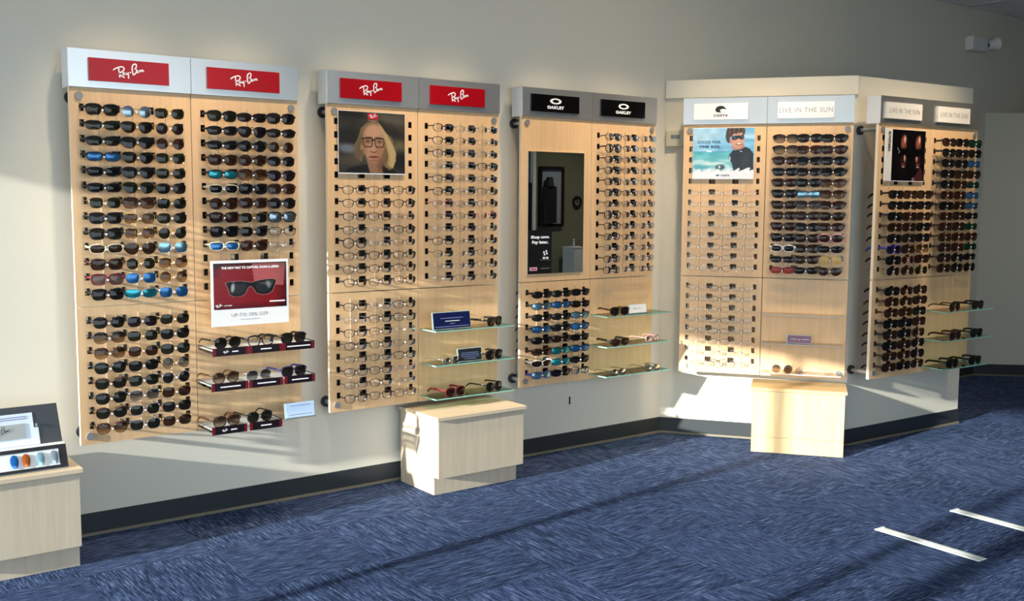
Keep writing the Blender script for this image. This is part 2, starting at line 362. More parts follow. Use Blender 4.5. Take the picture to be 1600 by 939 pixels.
tm.add([(-T/2+g, -T/2+g, -.008), (T/2-g, -T/2+g, -.008), (T/2-g, T/2-g, -.008), (-T/2+g, T/2-g, -.008), (-T/2+g+.0005, -T/2+g+.0005, 0), (T/2-g-.0005, -T/2+g+.0005, 0), (T/2-g-.0005, T/2-g-.0005, 0), (-T/2+g+.0005, T/2-g-.0005, 0)],
       [(4, 5, 6, 7), (0, 1, 5, 4), (1, 2, 6, 5), (2, 3, 7, 6), (3, 0, 4, 7)])
tme = tm.mesh('carpet_tile', M_carpet)
rt = random.Random(3)
for i in range(-3, 19):
    for j in range(0, 9):
        x = i*T+.15; y = -j*T-.25+.01
        if y < -4.2: continue
        link('carpet_tile', tme, floor, (x, y, -rt.random()*.0006), (0, 0, R(90)*((i+j) % 2)+R(180)*rt.randint(0, 1)))
# ceiling: grid and mineral tiles
ceil = struct('ceiling', MB().box(XL, XR, YF, 0, CZ+.03, CZ+.1), mat('ceiling void', (120, 120, 118), .9))
M_ctile = paint_wall('ceiling tile', (232, 232, 232)); M_grid = mat('ceiling grid', (205, 205, 205), .5)
cm = MB(); cm.box(-.289, .289, -.289, .289, 0, .012); cme = cm.mesh('ceiling_tile', M_ctile)
gr = MB(); C0 = .6
nx0, nx1 = math.floor((XL-.3)/C0), math.ceil(XR/C0)
for i in range(nx0, nx1):
    for j in range(0, 11):
        x = i*C0+.35; y = -j*C0-.3
        if x < XL+.2 or x > XR-.2 or y < YF+.2: continue
        link('ceiling_tile', cme, ceil, (x, y, CZ+.004))
for i in range(nx0, nx1+1):
    x = i*C0+.05
    if XL < x < XR: gr.box(x-.012, x+.012, YF, 0, CZ, CZ+.006)
for j in range(0, 11): gr.box(XL, XR, -j*C0-.012, -j*C0+.012, CZ-.0008, CZ+.0052)
part('ceiling_grid', gr, M_grid, ceil, kind='stuff')
sp = thing('sprinkler', 'small dark sprinkler head on the ceiling tile above the emergency light', 'sprinkler', (6.9, -.62, CZ))
part('escutcheon', MB().cyl((0, 0, 0), (0, 0, .004), .03), M_silver, sp); part('nozzle', MB().cyl((0, 0, -.03), (0, 0, 0), .01, r1=.014), M_rubber, sp)

# ------------------------------------------------------------------ display panels
ZT, ZH, ZD, ZB = 2.012, 1.8626, .9844, .417
W0 = .976
BD = {'A': (0.0, -.1205, 0.0, 1.0), 'B': (1.1228, -.1205, 0.0, 1.0), 'C': (2.2473, -.1205, 0.0, 1.0), 'D': (3.370, -.207, -54.1, .962), 'E': (4.040, -1.045, -2.5, .978)}
DISP = {'A': 'nearest display', 'B': 'portrait-poster display', 'C': 'mirror display', 'D': 'angled display', 'E': 'farthest display'}
HU = [.045, .176, .3135, .444]
def bl(b, u, off, z):           # point in world: u along the board, off in front of it
    x, y, a, s = BD[b]; a = R(a); u *= s
    return (x+u*math.cos(a)+off*math.sin(a), y+u*math.sin(a)-off*math.cos(a), z)
ROWU = [1.772-.0615*i for i in range(13)]; ROWL = [.919-.062*i for i in range(8)]
HZ = .011                        # slots sit a little above the glasses' centre line
def holes(half, rows):
    o = 0 if half == 'L' else .4925
    cs = [(o+HU[0]-.009, o+HU[0]+.009), (o+HU[1]-.018, o+HU[1]+.018), (o+HU[2]-.018, o+HU[2]+.018), (o+HU[3]-.009, o+HU[3]+.009)]
    return cs, [(z+HZ-.0145, z+HZ+.0145) for z in rows]
def board_mesh(u0, u1, z0, z1, cs, rs, s):
    us = sorted({u0, u1} | {v for c in cs for v in c}); zs = sorted({z0, z1} | {v for r in rs for v in r}); mb = MB(); t = .018
    hs = {(c[0], r[0]) for c in cs for r in rs}
    V = {}
    def vid(u, z, k):
        key = (round(u, 5), round(z, 5), k)
        if key not in V: V[key] = len(mb.v); mb.v.append((u*s, t*k, z))
        return V[key]
    for i in range(len(us)-1):
        for j in range(len(zs)-1):
            if (us[i], zs[j]) in hs:
                a, b, c, d = us[i], us[i+1], zs[j], zs[j+1]
                mb.f += [(vid(a, c, 0), vid(a, c, 1), vid(b, c, 1), vid(b, c, 0)), (vid(b, c, 0), vid(b, c, 1), vid(b, d, 1), vid(b, d, 0)),
                         (vid(b, d, 0), vid(b, d, 1), vid(a, d, 1), vid(a, d, 0)), (vid(a, d, 0), vid(a, d, 1), vid(a, c, 1), vid(a, c, 0))]
                mb.mi += [0]*4
            else:
                a, b, c, d = us[i], us[i+1], zs[j], zs[j+1]
                mb.f += [(vid(a, c, 0), vid(b, c, 0), vid(b, d, 0), vid(a, d, 0)), (vid(b, c, 1), vid(a, c, 1), vid(a, d, 1), vid(b, d, 1))]; mb.mi += [0]*2
    for j in range(len(zs)-1):
        c, d = zs[j], zs[j+1]
        mb.f += [(vid(us[0], c, 1), vid(us[0], c, 0), vid(us[0], d, 0), vid(us[0], d, 1)), (vid(us[-1], c, 0), vid(us[-1], c, 1), vid(us[-1], d, 1), vid(us[-1], d, 0))]; mb.mi += [1, 1]
    for i in range(len(us)-1):
        a, b = us[i], us[i+1]
        mb.f += [(vid(a, zs[0], 1), vid(b, zs[0], 1), vid(b, zs[0], 0), vid(a, zs[0], 0)), (vid(a, zs[-1], 0), vid(b, zs[-1], 0), vid(b, zs[-1], 1), vid(a, zs[-1], 1))]; mb.mi += [1, 1]
    return mb
DLAB = {'A': 'large maple display panel with two red signs and red sunglasses poster, nearest', 'B': 'maple display panel with two red signs and a portrait poster',
 'C': 'maple display panel with two black signs and a tall mirror', 'D': 'maple display panel with a sea poster on the angled wall',
 'E': 'farthest maple display panel with two cream signs under dark header'}
WALLD = {'A': .1205, 'B': .1205, 'C': .1205, 'D': .165, 'E': .156}
def make_display(b):
    x, y, a, s = BD[b]; p = thing('eyewear_display', DLAB[b], 'display', (x, y, 0), R(a), 'wall display panels for glasses')
    wd = WALLD[b]; H = .488; gp = .0022
    blocks = {('L', 'U'): ROWU, ('R', 'U'): ROWU, ('L', 'L'): ROWL, ('R', 'L'): []}
    for (h, v), rows in blocks.items():
        u0, u1 = (gp*0, H-gp) if h == 'L' else (H+gp, W0); z0, z1 = (ZD+gp, ZH-.001) if v == 'U' else (ZB, ZD-gp)
        cs, rs = holes(h, rows) if rows else ([], [])
        if (b, h, v) == ('C', 'L', 'U'): cs, rs = [], []          # the mirror's board has no slots
        part('wood_panel', board_mesh(u0, u1, z0, z1, cs, rs, s), [M_maple, M_edge], p)
        if cs:
            sl = MB(); q = .0012; D0, D1 = -.0006, .042
            for c in cs:
                for r in rs:
                    (A0, A1), (B0, B1) = (c[0]*s, c[1]*s), r
                    sl.box(A0, A0+q, D0, D1, B0, B1); sl.box(A1-q, A1, D0, D1, B0, B1); sl.box(A0+q, A1-q, D0, D1, B0, B0+q); sl.box(A0+q, A1-q, D0, D1, B1-q, B1)
            part('slot_sleeves', sl, M_sleeve, p, kind='stuff')
            nr = MB()                                               # clear nose rests the bridges sit on
            o = 0 if h == 'L' else .4925
            for gu in (.1105, .2448, .3788):
                nr.box((o+gu)*s-.0008, (o+gu)*s+.0008, -.004, 0, rs[-1][0]-.01, rs[0][1]+.008)
                for r in rs:
                    if b in 'B D'.split() and h == 'L' and v == 'U' and r[0] > 1.49: continue
                    if b == 'E' and h == 'L' and v == 'U' and r[0] > 1.49: continue
                    if b == 'A' and h == 'R' and r[0] < 1.2: continue
                    z = (r[0]+r[1])/2-HZ-.001
                    nr.cyl(((o+gu)*s, 0, z), ((o+gu)*s, -.058, z), .0020, 6); nr.cyl(((o+gu)*s, -.058, z), ((o+gu)*s, -.0605, z), .0042, 8, 1)
            part('nose_rests', nr, [mat('pale acrylic rod', (226, 214, 196), .3, alpha=.3), M_whitesign], p, kind='stuff')
    # header: two brushed fascias and the box behind them
    for (u0, u1) in ((-.002, H-.001), (H+.001, W0)):
        part('header_fascia', MB().box(u0*s, u1*s, -.010, .004, ZH, ZT), M_alum, p)
    part('header_box', MB().box(.002*s, (W0-.004)*s, .004, .058, ZH+.002, ZT-.002), M_silver, p)
    part('header_end', MB().box(-.004, -.0005, -.008, .080, ZH-.002, ZT), mat('pale end cap', (225, 228, 232), .35), p, label='pale end cap of the header')
    for u, z in ((.036, ZH-.034), (W0-.032, ZH-.034), (.036, ZB+.034), (W0-.032, ZB+.034)):
        k = part('standoff', MB().cyl((u*s, .018, z), (u*s, wd-.012, z), .011), M_silver, p, smooth=False)
        part('cap', MB().cyl((u*s, -.007, z), (u*s, 0, z), .0155, 24), mat('brushed grey cap', (142, 142, 142), .5, metal=.4), k); part('wall_cup', MB().cyl((u*s, wd-.014, z), (u*s, wd-.001, z), .026, 24), M_steel, k)
    return p
for b in 'ABCDE': make_display(b)

# ------------------------------------------------------------------ glasses
STY = { # half width a, half height b, squareness n, taper, centre c, rim t, top thickness k, temple half height, brow
 'W': dict(a=.0262, b=.0192, n=3.6, tp=.17, c=.0335, t=.0030, k=.0068, th=.0050), 'Q': dict(a=.0272, b=.0152, n=3.6, tp=.14, c=.0340, t=.0030, k=.0058, th=.0048),
 'A': dict(a=.0285, b=.0230, n=2.3, tp=.28, c=.0345, t=.0011, k=.0011, th=.0011), 'R': dict(a=.0230, b=.0225, n=2.0, tp=0, c=.0330, t=.0011, k=.0011, th=.0011),
 'N': dict(a=.0255, b=.0205, n=2.8, tp=.08, c=.0335, t=.0011, k=.0012, th=.0012), 'C': dict(a=.0255, b=.0195, n=2.7, tp=.16, c=.0335, t=.0012, k=.0075, th=.0035),
 'B': dict(a=.0290, b=.0205, n=3.0, tp=.14, c=.0345, t=.0030, k=.0055, th=.0060), 'O': dict(a=.0250, b=.0215, n=2.15, tp=.04, c=.0335, t=.0028, k=.0036, th=.0036),
 'S': dict(a=.0320, b=.0170, n=2.6, tp=.12, c=.0340, t=.0018, k=.0036, th=.0060), 'H': dict(a=.0250, b=.0150, n=3.0, tp=.08, c=.0335, t=.0011, k=.0018, th=.0014),
 'P': dict(a=.0250, b=.0172, n=2.9, tp=.14, c=.0335, t=.0017, k=.0034, th=.0026), 'T': dict(a=.0245, b=.0155, n=2.8, tp=.08, c=.0335, t=.0005, k=.0007, th=.0009)}
SNAME = {'W': 'square', 'Q': 'slim', 'A': 'aviator', 'R': 'round wire', 'N': 'squared wire', 'C': 'browline', 'B': 'oversized', 'O': 'round', 'S': 'sporty wraparound', 'H': 'thin-rimmed', 'P': 'plastic-rimmed', 'T': 'rimless'}
GM = {}
def gmesh(st, wrap=None):
    if st in GM: return GM[st]
    p = STY[st]; N = 26; a, b, n, tp, c = p['a'], p['b'], p['n'], p['tp'], p['c']; wr = 2.2 if st == 'S' else .9
    def yb(x): return wr*x*x
    def out(th, add=0, addt=0):
        ct, stn = math.cos(th), math.sin(th); r = (abs(ct/a)**n+abs(stn/b)**n)**(-1/n); x = r*ct; z = r*stn
        x *= (1+tp*z/b*.9)
        e = add+(addt-add)*max(0, stn)**2 if addt else add
        return x+e*ct, z+e*stn
    def side(sg, mb_f, mb_l):
        vs = []; fs = []
        for i in range(N):
            th = 2*math.pi*i/N; xi, zi = out(th); xo, zo = out(th, p['t'], p['k'])
            if st == 'A': xi -= .0 + .0025*max(0, -zi/b); xo -= .0025*max(0, -zi/b)
            X1, X2 = sg*(c+xi), sg*(c+xo); d = .0012 if p['t'] < .0015 else .0022
            vs += [(X1, yb(X1)-d, zi), (X2, yb(X2)-d, zo), (X2, yb(X2)+d, zo), (X1, yb(X1)+d, zi)]
        for i in range(N):
            q = i*4; r = ((i+1) % N)*4
            for k in range(4):
                f = (q+k, q+(k+1) % 4, r+(k+1) % 4, r+k); fs.append(f if sg > 0 else f[::-1])
        mb_f.add(vs, fs)
        lv = [(sg*c, yb(c)-.0028, 0)]; lf = []
        for k, sc in ((0, .55), (1, 1.0)):
            for i in range(N):
                xi, zi = out(2*math.pi*i/N)
                if st == 'A': xi -= .0025*max(0, -zi/b)
                X = sg*(c+xi*sc); lv.append((X, yb(X)-.0028*(1-sc*sc)-.0002, zi*sc))
        for i in range(N):
            j = (i+1) % N; f1 = (0, 1+i, 1+j); f2 = (1+i, 1+N+i, 1+N+j, 1+j)
            lf += [f1 if sg < 0 else f1[::-1], f2 if sg < 0 else f2[::-1]]
        mb_l.add(lv, lf)
    fr = MB(); ll = [MB(), MB()]
    side(-1, fr, ll[0]); side(1, fr, ll[1])
    gapx = c-a*(1+tp*.3); thick = max(p['t'], .0012)
    zb = b*.42 if p['t'] > .0015 else b*.45
    hh = max(p['k']*.6, .0011) if st not in 'CT' else .0012
    fr.tube([(-gapx-.001, yb(gapx), zb-.002), (-gapx*.5, -.0012, zb+.0012), (gapx*.5, -.0012, zb+.0012), (gapx+.001, yb(gapx), zb-.002)], max(thick*.7, .0012), hh, 6)
    if st in 'A': fr.tube([(-gapx-.003, yb(gapx), b*.86), (0, -.001, b*.9), (gapx+.003, yb(gapx), b*.86)], .001, .001, 6)
    if st == 'C':
        for sg in (-1, 1): fr.tube([(sg*(c-a*.95), yb(c-a), b*.55), (sg*(c-a*.4), yb(c), b*.98), (sg*(c+a*.5), yb(c+a*.5), b*1.02), (sg*(c+a*1.12), yb(c+a), b*.8)], .0028, .0036, 6)
    for sg in (-1, 1):                                  # nose pads
        fr.tube([(sg*(gapx*.75), .001, -b*.05), (sg*(gapx*.9), .006, -b*.2), (sg*(gapx*1.05), .006, -b*.45)], .0012, .002, 5)
    X = c+a*(1+tp*.8)+p['t']; zt = b*.55
    for sg in (-1, 1):                                  # end pieces
        fr.tube([(sg*(c+a*.9), yb(c+a*.9), zt), (sg*(X+.001), yb(X)+.001, zt), (sg*(X+.0025), yb(X)+.006, zt)], max(thick*.8, .001), max(p['th'], .0015)*.9, 6)
    tms = []
    for sg in (-1, 1):
        t = MB(); XX = sg*(X+.0022); y0 = yb(X)+.004
        t.tube([(XX, y0, zt), (XX*1.0, y0+.03, zt+.0005), (XX*.985, y0+.07, zt+.0005), (XX*.97, y0+.098, zt), (XX*.955, y0+.115, zt-.006), (XX*.94, y0+.132, zt-.020)], max(.0009, p['t']*.42), p['th'], 6)
        tms.append(t)
    tg = MB(); tg.tube([(X+.0035, .03, zt-.001), (X+.001, .024, -.004), (X-.006, .018, -.012), (X-.012, .014, -.010), (X-.013, .015, -.004)], .0006, .0035, 4)
    GM[st] = (fr, ll, tms, tg); return GM[st]
CACHE = {}
M_tag = mat('white price tag', (236, 236, 234), .5)
def glasses(code, loc, rz, label, group, tagq=False, tilt=0.0, scale=1.0):
    st, fc, lc = code; clear = lc == 'c'; kind = 'eyeglasses' if clear else 'sunglasses'
    if code not in CACHE:
        fr, ll, tms, tg = gmesh(st); fm = FRAME[fc][1]; lm = LENS[lc][1]; tm = fm
        if st == 'C': tm = FRAME['k' if fc == 'k' else 't'][1]
        CACHE[code] = (fr.mesh('frame', fm, True), [l.mesh('lens', lm, True) for l in ll], [t.mesh('temple', tm, True) for t in tms])
    if ('tag', st) not in CACHE: CACHE[('tag', st)] = gmesh(st)[3].mesh('price_tag', M_tag)
    me = CACHE[code]
    r = link(kind, None, None, loc, (tilt, 0, rz)); r.scale = (scale,)*3
    tag(r, label, kind, group)
    link('frame', me[0], r)
    for l in me[1]: link('lens', l, r)
    for t in me[2]: link('temple', t, r)
    if tagq: link('price_tag', CACHE[('tag', st)], r)['label'] = 'small white price tag'
    return r
ORD = ['first', 'second', 'third', 'fourth', 'fifth', 'sixth', 'seventh', 'eighth', 'ninth', 'tenth', 'eleventh', 'twelfth', 'thirteenth']
def glabel(code, tail):
    st, fc, lc = code; k = 'eyeglasses' if lc == 'c' else 'sunglasses'
    s = '%s %s %s' % (FRAME[fc][0], SNAME[st], k)
    if lc != 'c': s += ' with %s lenses' % LENS[lc][0]
    return s+', '+tail
TAB = {
 ('A', 'L', 'U'): (0, "Wkg Rss Nog|Qkg Aod Rnv|Qkg Akd Ror|Qkb Aod Nog|Qkd And Nog|Qkd Aog Nkd|Nog WtN Nog|Wkd NoN Nkg|Wkg NoN Rog|Qcn Aon Nsl|Wtn Rog NoN|Wrk Nsb RoN|Wkd Ssa Nsb"),
 ('A', 'L', 'L'): (0, "Ckg Nnv Nog|CkN Nog Nkd|CtN Nor Nkg|Ckg Nkd RoG|Ctg Nkg Rsd|Ckg NsG Nor|Ctg Nsg Nnd|CtN Nsg Nor"),
 ('A', 'R', 'U'): (0, "Wkg Qkd Wkd|Qkd Akv Qkd|Qkd Okd Ror|Wtn Otn Nkd|Qka BtN Akv|Qcd Wkd Wtn|Okr Wtn Okd|Wkr Nod Wks|Wkd Nnd Pkc|Qcb Wtn Tsc"),
 ('B', 'L', 'U'): (5, "Pkc Pnc Pkc|Pkc Ptc Pkc|Pkc Ptc Tpc|Pkc Tsc Pkc|Okc Hsc Hnc|Pkc Pkc Pkc|Pkc Pkc Ptc|Pkc Pkc Ptc"),
 ('B', 'L', 'L'): (0, "Pkc Hsc Pkc|Hsc Pkc Pkc|Pkc Pnc Hsc|Pkc Pkc Hnc|Hkc Hkc Pkc|Pkc Pkc Tpc|Hkc Pkc Tsc|Pkc Ptc Pnc"),
 ('B', 'R', 'U'): (0, "Pkc Hsc Hsc|Pkc Hkc Hsc|Pkc Hsc Hsc|Hsc Hsc Pkc|Pnc Hsc Hsc|Pkc Hsc Hkc|Ppc Hsc Hkc|Hsc Hnc Ppc|Tsc Hnc Hsc|Pkc Tsc Hnc|Hnc Tsc Hnc|Tsc Tsc Hkc|Tsc Hnc Tsc"),
 ('C', 'R', 'U'): (0, "Pkc Hkc Hsc|Okc Hkc Tsc|Pkc Hkc Hnc|Pkc Hkc Tsc|Pkc Hsc Hsc|Pkc Hkc Tsc|Hkc Hnc Hsc|Okc Hkc Hnc|Pkc Hkc Hsc|Pkc Hkc Tsc|Hkc Tsc Hnc|Pkc Hsc Hsc|Pkc Tsc Hsc"),
 ('C', 'L', 'L'): (0, "Skd Skg Skd|Skl Skb Skd|Skd Skd Skl|Skb Skd Skb|Skd Skn Skd|Stn Ska Skb|Swr Ska Skd|Sul Skd Pkc"),
 ('D', 'L', 'U'): (5, "Tsc Tsc Hpc|Tsc Tsc Hkc|Tsc Tsc Hkc|Tsc Tsc Hkc|Tsc Hkc Tsc|Tsc Hkc Tsc|Tsc Hnc Tpc|Tsc Hkc Tsc"),
 ('D', 'L', 'L'): (0, "Tsc Hkc Tsc|Tsc Hkc Tsc|Tsc Hnc Tsc|Tsc Hkc Tsc|Tsc Hkc Tsc|Tsc Hkc Tpc|Tsc Hkc Tsc|Tpc Pkc Tsc"),
 ('D', 'R', 'U'): (0, "BkG Bkd Bkd|BkG Btn Bkn|Btn Bkd Bkd|Bkd Btd Bkd|Btr Bkg BtN|Bkd Skl BtN|Btn BtG Btn|Btn Bkn Btn|Btn Bkd Btr|Btd Bkn Bpr|Qwd Bkn Qkd|Qkd Btn Noy|Qrp Qkd Aon"),
 ('E', 'L', 'U'): (5, "Bkd Btn Bkn|Bkd Bkd Bkd|Bkd Btn Btn|Btn Btr Bkd|Bkd Bkn Bkd|Buv Btn BoN|Bkd Rpr Btn|Rkd Rtn Rog"),
 ('E', 'L', 'L'): (0, "Bkd Rtr Okr|Btn Rtn Btn|Btr Btn Bkd|Bkd Bkd Btn|Bkn Bkd Otn|Bkd Btn Okd|Btn Aon Okd|Btr Btd Otn"),
 ('E', 'R', 'U'): (0, "Bkn Bkd Bkm|Bkd Bkd Bkd|Bkd Bkd Skb|Bkd Bkn Bkn|Bkd Btn Skm|Btn Btn Skb|Bkd Btr Skb|Btn Bkn Skd|Btn Bkn Skm|Btn Btr Btr|Bkn Btn Skm|Bkn Rkd Skd|Btn Okd Okd")}
rg = random.Random(11)
for (b, h, v), (r0, tb) in TAB.items():
    x, y, a, s = BD[b]; rows = ROWU if v == 'U' else ROWL; blk = ('upper' if v == 'U' else 'lower')+('-left' if h == 'L' else '-right')
    for i, line in enumerate(tb.split('|')):
        for j, code in enumerate(line.split()):
            u = (0 if h == 'L' else .4925)+(.1105, .2448, .3788)[j]
            z = rows[r0+i]+rg.uniform(-.0015, .0015)
            rn = 'top row' if i == 0 else ('bottom row' if i == len(tb.split('|'))-1 else ORD[i]+' row')
            lab = glabel(code, '%s, %s column, %s of %s' % (rn, ('left', 'middle', 'right')[j], blk, DISP[b]))
            tq = code[2] == 'c' and b in 'BC' and rg.random() < .6
            glasses(code, bl(b, u, .0555, z), R(a)+R(rg.uniform(-2.5, 2.5)), lab, '%s racked in the %s of the %s' % ('eyeglasses' if code[2] == 'c' else 'sunglasses', blk, DISP[b]), tq, R(rg.uniform(-5, 3)),
                    (1.02 if b in 'AD' else 1.0))

# ------------------------------------------------------------------ signs on the headers
SG = {'A': ((.074, .392), (.556, .883)), 'B': ((.061, .387), (.55, .875)), 'C': ((.048, .378), (.536, .872)), 'D': ((.06, .378), (.548, .866)), 'E': ((.040, .37), (.525, .855))}
for b in 'ABCDE':
    x, y, a, s = BD[b]
    for k, (u0, u1) in enumerate(SG[b]):
        side = 'left' if k == 0 else 'right'; um = (u0+u1)/2; hw = (u1-u0)/2*s; z0, z1 = 1.889, 1.979; zc = (z0+z1)/2
        if b in 'AB': lab = 'red sign with white script lettering, %s half of %s header' % (side, DISP[b]); m = M_red
        elif b == 'C': lab = 'black sign with white oval logo, %s half of %s header' % (side, DISP[b]); m = M_black
        elif b == 'D' and k == 0: lab = 'white sign with black wave logo on the angled display header'; m = M_whitesign
        elif b == 'D': lab = 'white sign with thin grey capitals on the angled display header'; m = M_whitesign
        else: lab = 'cream sign with thin grey capitals, %s half of farthest display header' % side; m = mat('cream acrylic', (226, 222, 212), .4)
        t = thing('sign', lab, 'sign', bl(b, um, .010, zc), R(a), 'signs on the display headers')
        part('plate', bevel_box(hw, .045, .011) if False else MB().box(-hw, hw, -.011, 0, -.045, .045), m, t)
        F = -.0112
        if b in 'AB': script_logo(t, M_ink, (0 if k else -.004, F, .0), .125)
        elif b == 'C':
            mb = MB(); n = 36
            for i in range(n):
                t0, t1 = 2*math.pi*i/n, 2*math.pi*(i+1)/n; q = []
                for tt, r1, r2 in ((t0, .039, .0155), (t1, .039, .0155)): q.append((r1*math.cos(tt), .013+r2*math.sin(tt)))
                for tt, r1, r2 in ((t1, .023, .0085), (t0, .023, .0085)): q.append((r1*math.cos(tt), .013+r2*math.sin(tt)))
                mb.flat(q, -.0006)
            part('logo', mb, M_ink, t, (0, F, 0)); lettering('OAKLEY', M_ink, t, (0, F-.0006, -.020), width=.118, height=.017, bold=.006, spacing=1.1)
        elif b == 'D' and k == 0:
            mb = MB()
            w = [(-.032, .004), (-.026, .018), (-.012, .026), (.006, .027), (.020, .021), (.031, .006), (.018, .010), (.004, .009), (-.004, .004), (-.004, -.003), (.004, -.009), (-.012, -.010), (-.026, -.006)]
            mb.flat([(-p[0]*-1, p[1]) for p in smoothline(w+[w[0]], 3)[:-1]], -.0006)
            part('logo', mb, M_inkk, t, (0, F, .004)); lettering('COSTA', M_inkk, t, (0, F-.0006, -.0235), width=.082, height=.0145, bold=.004, spacing=1.15)
        else: lettering('LIVE IN THE SUN', M_inkg, t, (0, F-.0006, 0), width=.30*s if b == 'D' else .272, height=.026, spacing=1.12, bold=-.0012)

# ------------------------------------------------------------------ posters, mirror
def holder(b, u0, u1, z0, z1, off, lab, name='poster', thick=.004, back=M_whitesign):
    x, y, a, s = BD[b]; um = (u0+u1)/2; t = thing(name, lab, 'poster', bl(b, um, off, (z0+z1)/2), R(a)); hw = (u1-u0)/2*s; hh = (z1-z0)/2
    part('backing', MB().box(-hw, hw, 0, thick, -hh, hh), back, t)
    return t, hw, hh
# B: portrait
t, hw, hh = holder('B', .050, .410, 1.541, 1.833, .012, 'portrait poster of a long-haired person wearing glasses, red tag at its top')
P = Paint(150, 120, (62, 56, 48)); P.noise(16, 5, 6, 3); P.noise(8, 14, 16, 4)
P.ell(.1, .02, .3, .07, (18, 17, 16), .8, 8, .8); P.ell(.12, .42, .2, .16, (26, 24, 22), .9, 10, .8); P.ell(.14, .6, .14, .07, (112, 122, 130), .9, 5, .9); P.ell(.75, .1, .3, .06, (104, 96, 82), .8, 10, .6)
P.ell(.8, .34, .25, .08, (40, 36, 32), .9, 15, .8); P.ell(.93, .55, .12, .1, (120, 108, 78), .9, -40, .6); P.ell(.93, .78, .12, .16, (24, 22, 22), .8, 0, .8); P.ell(.1, .8, .2, .06, (84, 74, 62), .9, 0, .6)
P.poly([(.08, 1.0), (.14, .92), (.4, .86), (.65, .88), (.85, .96), (.9, 1.0)], (26, 21, 20))
P.poly([(.33, .26), (.42, .17), (.52, .14), (.6, .16), (.68, .28), (.78, .45), (.86, .62), (.86, .78), (.82, .9), (.76, .95), (.66, .86), (.62, .7), (.36, .7), (.34, .82), (.24, .74), (.22, .56), (.28, .44)], (128, 104, 68))
P.poly([(.58, .17), (.66, .26), (.78, .46), (.86, .66), (.85, .8), (.80, .92), (.72, .84), (.74, .7), (.70, .5), (.62, .3)], (190, 164, 112)); P.ell(.30, .62, .07, .2, (96, 82, 62), .9, 10, .7); P.ell(.70, .72, .05, .14, (90, 74, 48), .9, -10, .5)
for q in range(7): P.line([(.6+q*.012, .18+q*.02), (.70+q*.018, .42), (.76+q*.014, .66), (.70+q*.02, .90)], .004, (214, 190, 138) if q % 2 else (150, 124, 78), .7)
P.poly([(.40, .72), (.65, .72), (.64, .9), (.66, 1.0), (.46, 1.0), (.43, .88)], (152, 112, 86)); P.ell(.62, .85, .05, .14, (96, 68, 52), .9, 0, .6)
P.ell(.515, .50, .165, .30, (186, 138, 108), .12); P.ell(.52, .34, .12, .14, (204, 158, 126), .9, 0, .8); P.ell(.62, .62, .08, .2, (150, 104, 78), .9, 0, .5); P.ell(.38, .55, .035, .16, (150, 106, 80), .9, 0, .6); P.ell(.335, .58, .016, .05, (168, 120, 92), .4)
P.ell(.44, .415, .06, .012, (92, 66, 48), .6, -4); P.ell(.60, .415, .06, .012, (92, 66, 48), .6, 6)
for cx in (.43, .605):
    P.ell(cx, .48, .05, .03, (112, 78, 58), .9); P.ell(cx, .478, .02, .013, (44, 34, 30), .5); P.ell(cx-.01, .5, .06, .05, (170, 136, 92), .8, 0, .35)
for cx in (.43, .605): P.line([(cx-.07, .43), (cx+.068, .43), (cx+.07, .5), (cx+.055, .565), (cx-.04, .57), (cx-.065, .53), (cx-.07, .43)], .0075, (34, 24, 20))
P.line([(.34, .435), (.36, .435)], .010, (34, 24, 20)); P.line([(.49, .46), (.515, .45), (.54, .46)], .011, (30, 22, 18)); P.ell(.515, .60, .028, .05, (196, 146, 116), .8, 0, .8); P.line([(.475, .645), (.5, .655), (.54, .655), (.56, .645)], .008, (104, 62, 48), .9)
P.ell(.52, .735, .07, .022, (150, 78, 66), .5); P.line([(.45, .732), (.52, .728), (.595, .735)], .006, (92, 44, 38)); P.ell(.52, .82, .07, .03, (170, 122, 94), .9, 0, .7); P.ell(.52, .79, .05, .012, (130, 88, 66), .9, 0, .7)
P.a *= .94; P.poly([(.435, .02), (.59, .02), (.59, .115), (.435, .115)], (198, 34, 44)); P.line([(.44, .135), (.585, .14)], .004, (210, 160, 150))
P.build('print', t, -hw+.002, hw-.002, -hh+.006, hh-.002, -.0006)
script_logo(t, M_ink, (-hw+(2*hw)*.512, -.0012, hh-.02), .045, bold=1.3)
# A: red poster on a white card
t, hw, hh = holder('A', .524, .877, .877, 1.160, .094, 'white card with red poster of black sunglasses on nearest display')
P = Paint(170, 120, (118, 12, 20)); 
P.a *= (1-.55*np.clip((P.X-.82)/.2, 0, 1)-.5*np.clip((.12-P.X)/.15, 0, 1)*(P.Y < .3)-.75*np.clip((.16-P.Y)/.16, 0, 1)-.55*np.clip((P.Y-.85)/.2, 0, 1))[..., None]
d = np.hypot((P.X-.5)*1.5, P.Y-.48); st = (np.sin((P.Y+.12*np.cos(P.X*5)+.3*d)*120) > .72)*1.0; P.mix(st*.35*(d > .2), (170, 40, 44))
P.poly([(.52, .02), (.99, .02), (.96, .53), (.55, .45)], (214, 150, 146), .5)
sun = [(.16, .44), (.2, .41), (.36, .40), (.5, .44), (.66, .39), (.8, .38), (.85, .40), (.84, .48), (.80, .64), (.74, .70), (.66, .71), (.58, .67), (.53, .55), (.50, .51), (.46, .55), (.42, .68), (.36, .73), (.28, .73), (.22, .69), (.19, .52)]
P.line(sun+[sun[0]], .014, (150, 110, 112)); P.poly(sun, (12, 10, 12)); P.poly([(.23, .47), (.42, .45), (.45, .52), (.40, .66), (.34, .69), (.27, .68), (.24, .6)], (30, 34, 36)); P.poly([(.56, .49), (.76, .44), (.79, .5), (.76, .64), (.7, .67), (.62, .65), (.57, .56)], (30, 34, 36))
